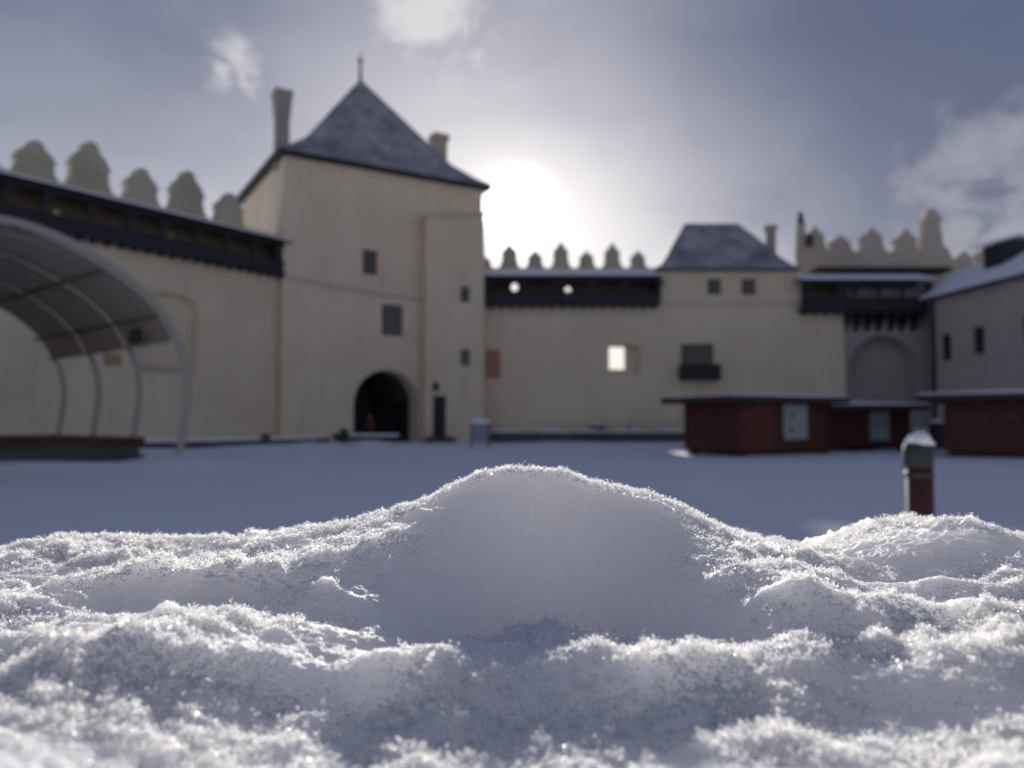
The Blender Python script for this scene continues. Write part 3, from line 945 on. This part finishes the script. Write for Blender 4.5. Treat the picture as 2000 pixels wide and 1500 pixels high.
# crate and heap on the ledge
p = at_ground(1166, 45.7)
t = thing('crate', 'dark square crate with snow on its lid standing on the ledge below the bright window', 'crate', p, z=.62)
box(-.42, .42, -.35, .35, 0, .36).build('body', 'dark_wood', t)
box(-.46, .46, -.39, .39, .362, .42).build('lid', 'dark_wood', t)
box(-.42, .42, -.35, .35, .422, .52).build('lid_snow', 'snow', t)
p = at_ground(1228, 45.6)
t = thing('shrub_stump', 'small dark twiggy stump poking out of the snow on the ledge', 'stump', p, z=.6)
MB().tube([(0, 0, 0), (.03, 0, .25), (.0, 0, .42)], [.12, .10, .05], 7).build('trunk', 'brown_wood', t)
for a in range(5):
    MB().tube([(0, 0, .2), (.12*math.cos(a*1.3), .12*math.sin(a*1.3), .4), (.2*math.cos(a*1.3), .2*math.sin(a*1.3), .5)], [.03, .02, .01], 5).build('twig', 'brown_wood', t)
p = at_ground(520, 38.2)
t = thing('stone_block', 'small dark rounded block on the snowy kerb left of the gateway', 'block', p, z=.35)
MB().lathe([(.25, 0), (.28, .12), (.2, .26), (.05, .3)], 0, 0, 9).build('stone', 'stone', t)

# ------------------------------------------------------------------ person in the gateway
def person():
    gxm, _ = TW.at(741, 800)
    wx, wy = TW.world(gxm+.15, 1.9)
    root = thing('person', 'person in a pink jacket and dark trousers standing in the dark gateway', 'person', (wx, wy), (1, 0))
    def skin(name, verts, edges, radii, mat, rootv=0):
        me = bpy.data.meshes.new(name)
        me.from_pydata(verts, edges, [])
        ob = bpy.data.objects.new(name, me)
        COL.objects.link(ob)
        ob.modifiers.new('skin', 'SKIN')
        for i, r in enumerate(radii):
            me.skin_vertices[0].data[i].radius = (r, r)
            me.skin_vertices[0].data[i].use_root = (i == rootv)
        sb = ob.modifiers.new('sub', 'SUBSURF'); sb.levels = 2; sb.render_levels = 2
        bpy.context.view_layer.update()
        new = bpy.data.meshes.new_from_object(ob.evaluated_get(bpy.context.evaluated_depsgraph_get()))
        ob.modifiers.clear(); ob.data = new
        new.name = name
        new.materials.clear(); new.materials.append(M[mat])
        new.polygons.foreach_set('use_smooth', [True]*len(new.polygons))
        ob.parent = root
        return ob
    # one body: pelvis, torso, neck, head, arms with palms, legs with feet
    v = [(0, 0, .92), (0, 0, 1.12), (0, 0, 1.34), (0, 0, 1.44), (0, -.01, 1.52), (0, -.01, 1.64),
         (-.17, 0, 1.38), (-.22, .01, 1.12), (-.21, -.06, .90), (-.21, -.08, .82),
         (.17, 0, 1.38), (.22, .01, 1.12), (.21, -.06, .90), (.21, -.08, .82),
         (-.09, 0, .86), (-.10, -.02, .48), (-.10, .01, .09), (-.10, -.14, .05),
         (.09, 0, .86), (.10, -.02, .48), (.11, .01, .09), (.12, -.14, .05)]
    e = [(0, 1), (1, 2), (2, 3), (3, 4), (4, 5), (2, 6), (6, 7), (7, 8), (8, 9), (2, 10), (10, 11), (11, 12), (12, 13),
         (0, 14), (14, 15), (15, 16), (16, 17), (0, 18), (18, 19), (19, 20), (20, 21)]
    r = [.14, .13, .15, .07, .07, .10, .07, .05, .035, .032, .07, .05, .035, .032, .09, .06, .045, .04, .09, .06, .045, .04]
    skin('body', v, e, r, 'skin')
    # jacket and trousers follow the body a little outside it
    jr = [.165, .165, .175, .09]
    skin('jacket', [(0, 0, .86), (0, 0, 1.10), (0, 0, 1.33), (0, 0, 1.43), (-.18, 0, 1.38), (-.225, .01, 1.12), (-.215, -.05, .93), (.18, 0, 1.38), (.225, .01, 1.12), (.215, -.05, .93)],
         [(0, 1), (1, 2), (2, 3), (2, 4), (4, 5), (5, 6), (2, 7), (7, 8), (8, 9)], jr+[.085, .07, .055, .085, .07, .055], 'pink')
    skin('trousers', [(0, 0, .90), (-.09, 0, .84), (-.10, -.02, .48), (-.10, .01, .14), (.09, 0, .84), (.10, -.02, .48), (.11, .01, .14)],
         [(0, 1), (1, 2), (2, 3), (0, 4), (4, 5), (5, 6)], [.15, .105, .078, .062, .105, .078, .062], 'trousers')
    hr = MB().lathe([(.02, 1.52), (.095, 1.56), (.118, 1.64), (.11, 1.72), (.06, 1.775), (.01, 1.785)], 0, .025, 14)
    hr.build('hair', 'hair', root, smooth=True)
    nose = MB().tube([(0, -.10, 1.66), (0, -.128, 1.625)], [.010, .016], 6)
    nose.build('nose', 'skin', root, smooth=True)
    for s in (-1, 1):
        for k in range(5):
            bx = s*.21+(k-2)*.014
            ln = (.05, .07, .078, .072, .055)[k]
            yy = -.08-(.012 if k == (4 if s < 0 else 0) else 0)
            MB().tube([(bx, yy, .81), (bx, yy-.008, .81-ln*.5), (bx, yy-.002, .81-ln)], [.009, .008, .006], 6).build('finger', 'skin', root, smooth=True)
person()

# ------------------------------------------------------------------ market huts
def hut(label, N, uL, uR, wL, wR, zt, za, overs, door=None, panel=None, marks=True, panel2=None, group='market huts in the courtyard', z=0.0, apex=(.5, .5)):
    """N = nearest corner, uR = direction of the right-hand front, uL of the left-hand side; local x along uR, local y away"""
    t = thing('market_hut', label, 'hut', N, uR, z, group)
    # boards: each wall is a row of upright boards joined, too fine to pick apart in the blur
    def boards(name, x0, x1, y0, y1, z0, z1, along, mat, parent=t):
        m = MB(); L = (x1-x0) if along == 'x' else (y1-y0); n = max(1, round(L/.16))
        for k in range(n):
            j = random.uniform(0, .012)
            if along == 'x': m.box(x0+L*k/n+.004, x0+L*(k+1)/n-.004, y0+j, y1, z0, z1)
            else: m.box(x0+j, x1, y0+L*k/n+.004, y0+L*(k+1)/n-.004, z0, z1)
        return m.build(name, mat, parent)
    zb = .18
    boards('front_wall', .1, wR-.1, .0, .05, zb, zt, 'x', 'red_wood')
    boards('side_wall', .0, .05, .1, wL-.1, zb, zt, 'y', 'red_wood')
    boards('side_wall', wR-.05, wR, .1, wL-.1, zb, zt, 'y', 'red_wood')
    boards('back_wall', .1, wR-.1, wL-.05, wL, zb, zt, 'x', 'red_wood')
    for (x, y) in ((0, 0), (wR, 0), (0, wL), (wR, wL)):
        box(x-.06 if x else -.02, x+.02 if x else .10, y-.06 if y else -.02, y+.02 if y else .10, zb-.02, zt+.16).build('corner_post', 'red_wood', t)
    box(.12, wR-.12, .1, wL-.1, zb-.10, zb-.003).build('floor', 'dark_wood', t)
    for (x, y) in ((.15, .2), (wR-.2, .2), (.15, wL-.2), (wR-.2, wL-.2), (wR*.45, .2)):
        MB().taper(x, y-.06, .20, .20, -.12, .42, .34, zb-.102).build('foot', 'dark_wood', t)
    if door:
        a, b = door
        dr = boards('door', a, b, -.035, -.002, zb+.02, zt-.02, 'x', 'red_wood2')
        MB().tube([(a+.1, -.10, 1.0), (a+.1, -.10, 1.16)], .03, 8).box(a+.06, a+.14, -.11, -.036, 1.0, 1.03).build('handle', 'iron', dr)
    if panel:
        a, b, z0, z1 = panel
        pn = box(a, b, -.09, -.012, z0, z1).build('white_panel', 'panel', t)
        if not marks:
            for v_ in (.45, .62, .80):
                box(a+.04, b-.04, -.10, -.091, z0+(z1-z0)*v_, z0+(z1-z0)*v_+.04).build('rail', 'frame', pn)
        for (u, v_, w, h) in (((.34, .70, .16, .12), (.30, .28, .13, .15)) if marks else ()):
            cx_, cz_ = a+(b-a)*u, z0+(z1-z0)*v_
            MB().prism([(cx_+w*.5*math.cos(q)*1.2, cz_+h*.6*math.sin(q)) for q in [2*math.pi*k/10 for k in range(10)]], -.10, -.091).build('dark_mark', 'iron', pn)
    # low pyramid roof with wide eaves
    oL, oR, oF, oB = overs
    ax_, ay_ = wR*apex[0], wL*apex[1]
    def sheet(z_lo, z_hi, grow, name, mat, thick):
        c4 = [(-oL-grow, -oF-grow), (wR+oR+grow, -oF-grow), (wR+oR+grow, wL+oB+grow), (-oL-grow, wL+oB+grow)]
        vs = [(x, y, z_lo) for x, y in c4] + [(x, y, z_lo+thick) for x, y in c4] + [(ax_, ay_, z_hi+thick), (ax_, ay_, z_hi)]
        fs = [(i, (i+1) % 4, (i+1) % 4+4, i+4) for i in range(4)] + [(i+4, (i+1) % 4+4, 8) for i in range(4)] + [((i+1) % 4, i, 9) for i in range(4)]
        return MB().add(vs, fs).build(name, mat, t)
    sheet(zt-.02, zt+(za-zt)*.25, 0, 'roof', 'felt', .22)
    sheet(zt+.205, zt+(za-zt)*.25+.225, -.05, 'roof_snow', 'snow', .05)
    for (x, y) in ((.3, -oF*.5), (wR-.3, -oF*.5)):
        MB().tube([(x, -.02, zt-.35), (x, -oF*.8, zt+.0)], .03, 6).build('roof_strut', 'red_wood', t)
    return t


N = (.293*27.0, 27.0)
def norm(x, y): l = math.hypot(x, y); return (x/l, y/l)
hut('dark red timber market hut with a white panel beside its door', N, None, norm(3.95, 1.95),
    2.85, 4.5, 1.93, 2.38, (.75, .5, .55, .5), door=(.15, 1.75), panel=(2.15, 3.30, .58, 1.86))
N = (.385*31.5, 31.5)
hut('reddish-brown market hut half hidden behind the white-panelled hut, with a pale window', N, None, norm(4.9, .8),
    2.8, 4.6, 1.72, 2.2, (.5, .5, .6, .5), panel=(2.75, 3.6, .45, 1.66), marks=False)
N = (.563*26.5, 26.5)
h3 = hut('dark red market hut on block feet at the right edge, faint lettering across its front', N, None, norm(1.95, -1.45),
    4.6, 4.6, 1.95, 2.55, (.75, .5, .75, .5))
# the faded writing on it cannot be read in the photograph: only its strokes are there
for k, (x, w) in enumerate(((.62, .22), (1.0, .10), (1.16, .30), (1.56, .16), (1.78, .42))):
    for q in range(max(1, int(w/.1))):
        xx = x+q*.1
        box(xx, xx+.055, -.006, -.001, 1.30+.03*((k+q) % 2), 1.36+.05*((k+q) % 3)).build('letter_trace', 'letter', h3)

p = at_ground(1812, 36.0)
t = thing('picnic_table', 'dark picnic table with a little snow on top between the huts and the right building', 'table', p, (1, .1))
box(-.8, .8, -.35, .35, .72, .78).build('table_top', 'dark_wood', t)
for s in (-.55, .55):
    for q in (-.45, .45):
        MB().tube([(s, q, -.05), (s, q*.35, .718)], .05, 6).build('leg', 'dark_wood', t)
for q in (-.62, .62):
    box(-.8, .8, q-.13, q+.13, .42, .47).build('bench_seat', 'dark_wood', t)
box(-.7, .6, -.28, .28, .782, .90).build('table_snow', 'snow', t)
p = at_ground(1828, 34.5)
t = thing('waste_bin', 'dark barrel-shaped bin beside the picnic table near the right-hand hut', 'bin', p)
MB().lathe([(.30, -.05), (.36, .3), (.36, .7), (.30, 1.02), (.34, 1.04), (.30, 1.16), (.05, 1.24)], 0, 0, 14).build('body', 'iron', t)
MB().lathe([(.28, 1.2), (.2, 1.3), (.03, 1.34)], 0, 0, 12).build('snow_cap', 'snow', t)

# ------------------------------------------------------------------ stage canopy
O2 = Vector((-9.0, 20.8)); AXD = Vector((-.757, .654)); UD = Vector((-.654, -.757))
half = [(0, .2), (-.14, 1.2), (-.23, 2.1), (-.12, 2.9), (.13, 3.5), (.42, 4.0), (.80, 4.45), (1.35, 4.88), (2.0, 5.25), (3.1, 5.70), (4.2, 5.88)]
prof = half + [(8.4-a, z) for a, z in reversed(half[:-1])]
def smooth_prof(p, n=5):
    out = []
    for i in range(len(p)-1):
        p0, p1, p2, p3 = p[max(i-1, 0)], p[i], p[i+1], p[min(i+2, len(p)-1)]
        for k in range(n):
            s = k/n
            out.append(tuple(.5*((2*p1[j])+(-p0[j]+p2[j])*s+(2*p0[j]-5*p1[j]+4*p2[j]-p3[j])*s*s+(-p0[j]+3*p1[j]-3*p2[j]+p3[j])*s**3) for j in (0, 1)))
    return out+[p[-1]]
PR = smooth_prof(prof)
# local frame: x along the axis (away to the left), y = 90 deg left of it = towards the viewer's left
CR = thing('stage_canopy', 'arched open-air stage canopy with brown ribbed membrane on pale curved steel hoops', 'canopy', (O2.x, O2.y), (AXD.x, AXD.y))
def cl(tt, a, z):            # canopy local: u is AXD rotated by +90 deg
    return (tt, a, z)
for k in range(4):
    tt = 3.0*k+(-.0 if k == 0 else 0)
    r_ = .105 if k == 0 else .09
    MB().tube([cl(tt, a, z) for a, z in PR], r_, 10).build('hoop', 'steel', CR, smooth=True)
    box(tt-.28, tt+.28, -.28, .28, -.1, .26).build('footing', 'stone', CR)
sel = [(a, z) for a, z in PR if z > 3.45]
for k in range(3):
    m = MB()
    n = len(sel)
    for q in range(7):
        tt = 3.0*k+.05+2.9*q/6
        sag = -.05*math.sin(math.pi*q/6)
        for a, z in sel: m.v.append(cl(tt, 4.2+(a-4.2)*.975, .3+(z-.3)*.975+sag))
    for q in range(6):
        for i in range(n-1):
            b = q*n+i
            m.f.append((b, b+1, b+1+n, b+n))
    m.build('membrane', 'membrane', CR, smooth=True)
    for q in range(1, 9):
        tt = 3.0*k+3.0*q/9
        MB().tube([cl(tt, 4.2+(a-4.2)*.965, .3+(z-.3)*.965) for a, z in sel[::3]], .028, 6).build('rib', 'rib', CR, smooth=True)
for idx in (0, 7, 20, 35, 55, 70, len(sel)-1):
    idx = min(idx, len(sel)-1)
    a, z = sel[idx]
    MB().tube([cl(-.05, 4.2+(a-4.2)*.95, .3+(z-.3)*.955), cl(9.05, 4.2+(a-4.2)*.95, .3+(z-.3)*.955)], .045, 6).build('purlin', 'brown_wood' if idx else 'steel', CR, smooth=True)
a, z = sel[5]
MB().lathe([(.05, z-.62), (.16, z-.55), (.16, z-.3), (.05, z-.2)], 1.3, a+.25, 10).build('spotlight', 'iron', CR)

t = thing('stage_platform', 'low stage floor with reddish timber edge under the arched canopy', 'stage', (O2.x, O2.y), (AXD.x, AXD.y))
m = MB(); nb = 36
for k in range(nb):
    y0, y1 = .2+8.0*k/nb, .2+8.0*(k+1)/nb
    box(1.8, 9.0, y0+.005, y1-.005, .70, .78).build('deck_board', 'red_wood', t)
box(1.72, 1.798, .2, 8.2, .60, .78).build('edge_board', 'red_wood', t)
box(1.8, 9.0, .12, .198, .60, .78).build('edge_board', 'red_wood', t)
box(1.85, 9.0, .24, 8.15, -.3, .598).build('skirt', 'stone', t)
o = box(0, .7, 0, .06, 0, .5).build('sign_board', 'ochre', None)
x_, z_ = LW.at(205, 712, .45)
w_ = LW.world(x_, .40)
o.location = (w_[0], w_[1], z_); o.rotation_euler = (0, 0, math.atan2(LW.d[1], LW.d[0]))
tag(o, 'small ochre board fixed to the wall behind the stage hoops', 'board')

# ------------------------------------------------------------------ bollard
bx, by = .528*3.8, 3.8
t = thing('bollard', 'dark red wooden bollard with green metal cap and snow on top, behind the snow bank', 'bollard', (bx, by))
m = MB().tube([(0, 0, -.05), (0, 0, .985)], .062, 28)
m.build('post', 'post_red', t, smooth=True)
MB().lathe([(.064, .978), (.069, .982), (.070, 1.06), (.066, 1.085), (.050, 1.102), (.03, 1.108), (.004, 1.11)], -.004, 0, 28).build('cap', 'green', t, smooth=True)
MB().lathe([(.066, .93), (.0665, .935), (.0665, .95), (.066, .955)], 0, 0, 28).build('band', 'iron', t, smooth=True)
m = MB().lathe([(.060, 1.092), (.064, 1.102), (.056, 1.122), (.038, 1.138), (.018, 1.146), (.003, 1.148)], .004, 0, 28)
m.v = [(x+.010*math.sin(z*90+y*60), y, z+.006*math.sin(x*90)+.004*math.sin(y*130+x*60)) for x, y, z in m.v]
m.build('snow_cap', 'snow', t, smooth=True)

# ------------------------------------------------------------------ foreground snow bank
sil = [(-900, 1120), (-400, 1105), (0, 1066), (100, 1045), (250, 1041), (400, 1045), (500, 1043), (600, 1030), (700, 1015), (760, 1000), (800, 985), (870, 948),
       (940, 918), (1000, 906), (1060, 911), (1100, 911), (1150, 932), (1200, 945), (1260, 953), (1340, 985), (1420, 1025), (1500, 1052), (1590, 1062),
       (1650, 1042), (1740, 1020), (1820, 1012), (1900, 1028), (2000, 1052), (2400, 1080), (2900, 1110)]
sp = np.array([s[0] for s in sil], float); sy = np.array([s[1] for s in sil], float)
def slope_of(py):
    cz = (750-py)/1500; c, s_ = math.cos(PITCH), math.sin(PITCH)
    return (s_+cz*c)/(c-cz*s_)
def kx(px, py):
    cz = (750-py)/1500; c, s_ = math.cos(PITCH), math.sin(PITCH)
    return (px-1000)/1500/(c-cz*s_)
NXB, NYB = 1150, 800
ux = np.linspace(-1, 1, NXB)
xb_ = .50*ux + 1.1*ux**9
yb_ = np.concatenate([np.linspace(.06, .80, NYB-60), np.linspace(.80, 1.9, 61)[1:]])
BX, BY = np.meshgrid(xb_, yb_)

def bank(BX, BY, fine=True):
    pxs = np.linspace(-1300, 3300, 900)
    pys = np.interp(pxs, sp, sy)
    ycr = .56+.07*(1-np.exp(-((pxs-1050)/420)**2))+.012*np.sin(pxs/140)
    zcr = ycr*np.array([slope_of(p) for p in pys])
    xcr = ycr*np.array([kx(a, b) for a, b in zip(pxs, pys)])
    Yc = np.interp(BX, xcr, ycr); Zc = np.interp(BX, xcr, zcr)-.0035
    base = -.139-.006*np.cos(BX*9)+.022*np.exp(-((BX-.0)/.19)**2)+(.14+.04*np.sin(BX*31+1))*(1-.75*np.exp(-((BX-.0)/.10)**2))*np.clip(.44-BY, 0, .3)
    hump = np.exp(-((BX-.02)/.115)**2)
    Yf = Yc-(.36-.275*hump)-.03*vnoise(BX*9+20, BX*0+3, 41)
    tt = np.clip((BY-Yf)/(Yc-Yf), 0, 1)
    S = tt*tt*(3-2*tt)
    S = S*(.55)+.45*np.sin(tt*math.pi/2)**1.6
    hs = np.clip(hump*1.3, 0, 1)
    S = S*hs+(1-hs)*np.sin(tt*math.pi/2)**1.15*.35+(1-hs)*tt*.65
    Z = base+(Zc-base)*S
    back = np.clip(BY-Yc, 0, None)
    Z = Z-back**2*4.5/(1+back*6)
    Z = np.where(BY > .8, Z-(BY-.8)*1.1, Z)
    # mounds: (px, py of the top, depth, rx, ry, height)
    inside = 1-np.clip((BY-(Yc-.05))/.05, 0, 1)
    smooth_mask = .95*np.exp(-((BX-.02+.012*np.sin(BY*60))/.105)**2)*np.clip((BY-Yf)/.02, 0, 1)
    MX = BX+.030*fbm(BX*14+61, BY*16+8, 201, 3); MY = BY+.022*fbm(BX*15+21, BY*17+48, 211, 3)
    for (px, py, Y0, rx_, ry_, h) in ((330, 1110, .47, .09, .026, .015), (60, 1200, .43, .07, .04, .014), (1850, 1060, .55, .09, .04, .012), (1480, 1180, .46, .05, .03, .010),
                                     (1640, 1180, .45, .04, .016, .009), (1760, 1150, .47, .05, .02, .009), (1700, 1290, .39, .05, .022, .008), (1500, 1290, .40, .05, .03, .009),
                                     (1950, 1300, .39, .05, .03, .008), (1350, 1380, .35, .05, .03, .012), (1720, 1440, .325, .05, .025, .010), (1980, 1440, .33, .04, .03, .010),
                                     (520, 1330, .375, .05, .02, .006), (300, 1400, .345, .06, .02, .005), (650, 1420, .34, .05, .028, .010), (100, 1470, .32, .05, .03, .008),
                                     (1050, 1260, .41, .09, .03, .006), (900, 1330, .37, .04, .03, .006),
                                     (1150, 1430, .335, .06, .03, .008)):
        x0 = kx(px, py)*Y0
        wob = 1+.35*(vnoise(BX*30+px, BY*30, 17)-.5)
        e = np.exp(-((MX-x0)/rx_*wob)**2-((MY-Y0)/ry_*wob)**2)
        Z = Z+h*e*inside
    rb = np.random.RandomState(77)
    for k in range(150):
        px, py = rb.uniform(-150, 2150), rb.uniform(1090, 1480)
        r0, h0 = rb.uniform(.010, .026), rb.uniform(.003, .008)
        h0 = min(h0, r0*.33)
        if abs(px-1000) < 330 and py < 1240: h0 *= .3
        if 60 < px < 480 and 1130 < py < 1330: continue
        Y0 = .135/-slope_of(py)
        x0 = kx(px, py)*Y0
        Z = Z+h0*np.exp(-((MX-x0)/r0)**2-((MY-Y0)/(r0*.7))**2)*inside
    x0 = kx(300, 1200)*.43
    smooth_mask = np.maximum(smooth_mask, .85*np.exp(-((MX-x0)/.065)**2-((MY-.435)/.022)**2))
    x0 = kx(1880, 1090)*.52
    smooth_mask = np.maximum(smooth_mask, .85*np.exp(-((BX-x0)/.08)**2-((BY-.545)/.035)**2))
    rough = 1-smooth_mask
    # crumbly structure: rounded puffs with creases between them, in three sizes, warped so that nothing lines up
    wx_ = BX+.010*fbm(BX*40+1, BY*40+2, 151, 2); wy_ = BY+.010*fbm(BX*40+31, BY*40+12, 157, 2)
    n1 = fbm(BX*24+7, BY*30+3, 61, 3)
    p1 = np.abs(fbm(wx_*46+17, wy_*58+31, 71, 2, .5))*2-.5
    p2 = np.abs(fbm(wx_*120+5, wy_*140+9, 91, 3, .6))*2-.5
    near_c = np.exp(-((BY-Yc)/.02)**2)
    patch = np.clip(fbm(BX*13+40, BY*17+11, 33, 3)*2.4+.6, 0, 1)
    calm = .6+.4*np.clip((BY-.30)/.10, 0, 1)
    Z = Z+rough*calm*(.0040*n1*(1-.6*near_c)+.0058*p1*(.25+.75*patch)*(1-.5*near_c)+.0034*p2*(.2+.8*patch)*(1-.4*near_c))
    if fine:
        n3 = fbm(BX*330+3, BY*330+5, 101, 2, .7)
        n4 = fbm(BX*170+3, BY*190+5, 107, 2, .6)
        Z = Z+(.0012*n3+.0016*n4)*(.50+.5*rough*patch+.4*near_c)
    return Z, rough, patch, near_c, Yc


ZB, rough, patch, near_c, YC = bank(BX, BY)
# let the outer rim of the bank run down to the courtyard
edge = np.clip((np.abs(BX)-.60)/1.0, 0, 1)
front = np.clip((.16-BY)/.10, 0, 1)
far = np.clip((BY-.85)/1.0, 0, 1)
drop = np.maximum(np.maximum(edge**1.3, front**1.5), far**.8)
ZW = (CAM[2]+ZB)*(1-drop)+(-.12)*drop
bank_o = grid_mesh('snow_bank', BX*(1+.0*drop), BY, ZW, 'snow_near')
tag(bank_o, 'heap of fresh crumbly snow with a rounded hump filling the foreground', 'snow bank')

# loose crystals: a cloud of points on the bank, one grain or plate of ice on each
rs = np.random.RandomState(11)
def sample_bank(n, xr, yr):
    x = rs.uniform(*xr, n); y = rs.uniform(*yr, n)
    return x, y
NP = 460000
y = .24+(.70-.24)*rs.rand(NP)**.9
x = (rs.rand(NP)*2-1)*(y*.70+.02)
Z, rg_, pt_, nc_, yc_ = bank(x, y)
shaded = np.exp(-(x/.14)**2)*(y < yc_-.10)
keep = (rs.rand(NP) < (1-.6*shaded)*np.clip(np.clip(rg_*1.5-.5, 0, 1)*(.45+.55*pt_)+.9*nc_, 0, 1)*((rg_ > .5)|(nc_ > .35))) & (y < yc_+.03)
x, y, Z, rg_, pt_, nc_ = (a[keep] for a in (x, y, Z, rg_, pt_, nc_))
fl = np.clip(rg_*pt_+nc_*.8, 0, 1)
lift = (rs.rand(len(x))**2.2)*.0030*fl+.0001
size = (.00030+.00050*rs.rand(len(x))**2)*(.7+.5*fl)
big = rs.rand(len(x)) < .004*fl+.0004
size = np.where(big, size*2.1, size)*np.clip(np.maximum(rg_*1.7-.35, nc_*1.3), .25, 1)
# small feathery clumps on the tops
nc = 5200
pick = rs.choice(len(x), nc, p=fl/fl.sum())
cx = np.repeat(x[pick], 16)+rs.normal(0, .0011, nc*16)
cy = np.repeat(y[pick], 16)+rs.normal(0, .0011, nc*16)
cz = np.repeat(Z[pick], 16)+np.abs(rs.normal(0, .0016, nc*16))
cs = .00028+.00035*rs.rand(nc*16)
P = np.concatenate([np.stack([x, y, CAM[2]+Z+lift], -1), np.stack([cx, cy, CAM[2]+cz], -1)])
Sz = np.concatenate([size, cs])
me = bpy.data.meshes.new('ice_crystals')
me.vertices.add(len(P))
me.vertices.foreach_set('co', P.astype(np.float32).ravel())
at = me.attributes.new('grain', 'FLOAT', 'POINT'); at.data.foreach_set('value', Sz.astype(np.float32))
me.update()
cr = bpy.data.objects.new('ice_crystals', me)
COL.objects.link(cr)
cr.parent = bank_o
cr['kind'] = 'stuff'
gt = bpy.data.node_groups.new('crystal_scatter', 'GeometryNodeTree')
gt.interface.new_socket('Geometry', in_out='INPUT', socket_type='NodeSocketGeometry')
gt.interface.new_socket('Geometry', in_out='OUTPUT', socket_type='NodeSocketGeometry')
g = NT(gt)
gi = g.new('NodeGroupInput'); go = g.new('NodeGroupOutput')
ico = g.new('GeometryNodeMeshIcoSphere'); ico.inputs['Radius'].default_value = 1.0; ico.inputs['Subdivisions'].default_value = 1
cyl = g.new('GeometryNodeMeshCylinder'); cyl.inputs['Vertices'].default_value = 6; cyl.inputs['Radius'].default_value = 1.25; cyl.inputs['Depth'].default_value = .28
cone = g.new('GeometryNodeMeshCone'); cone.inputs['Vertices'].default_value = 4; cone.inputs['Radius Bottom'].default_value = .42; cone.inputs['Depth'].default_value = 3.2
gi2 = g.new('GeometryNodeGeometryToInstance')
sock = []
for nd in (cone, cyl, ico):
    g.l.new(nd.outputs[0], gi2.inputs[0])
iop = g.new('GeometryNodeInstanceOnPoints')
g.l.new(gi.outputs[0], iop.inputs['Points'])
g.l.new(gi2.outputs[0], iop.inputs['Instance'])
iop.inputs['Pick Instance'].default_value = True
rr = g.new('FunctionNodeRandomValue', data_type='INT'); rr.inputs[4].default_value = 0; rr.inputs[5].default_value = 2
g.l.new(rr.outputs[2], iop.inputs['Instance Index'])
rv = g.new('FunctionNodeRandomValue', data_type='FLOAT_VECTOR'); rv.inputs[0].default_value = (0, 0, 0); rv.inputs[1].default_value = (6.283, 6.283, 6.283)
rv.inputs['Seed'].default_value = 4
e2r = g.new('FunctionNodeEulerToRotation'); g.l.new(rv.outputs[0], e2r.inputs[0]); g.l.new(e2r.outputs[0], iop.inputs['Rotation'])
na = g.new('GeometryNodeInputNamedAttribute', data_type='FLOAT'); na.inputs[0].default_value = 'grain'
sv = g.new('FunctionNodeRandomValue', data_type='FLOAT_VECTOR'); sv.inputs[0].default_value = (.7, .7, .7); sv.inputs[1].default_value = (1.35, 1.35, 1.35)
sv.inputs['Seed'].default_value = 9
vm = g.new('ShaderNodeVectorMath', operation='SCALE'); g.l.new(sv.outputs[0], vm.inputs[0]); g.l.new(na.outputs[0], vm.inputs['Scale'])
g.l.new(vm.outputs[0], iop.inputs['Scale'])
sm = g.new('GeometryNodeSetMaterial'); sm.inputs['Material'].default_value = M['crystal']
g.l.new(iop.outputs[0], sm.inputs[0]); g.l.new(sm.outputs[0], go.inputs[0])
md = cr.modifiers.new('scatter', 'NODES'); md.node_group = gt
me.materials.append(M['crystal'])
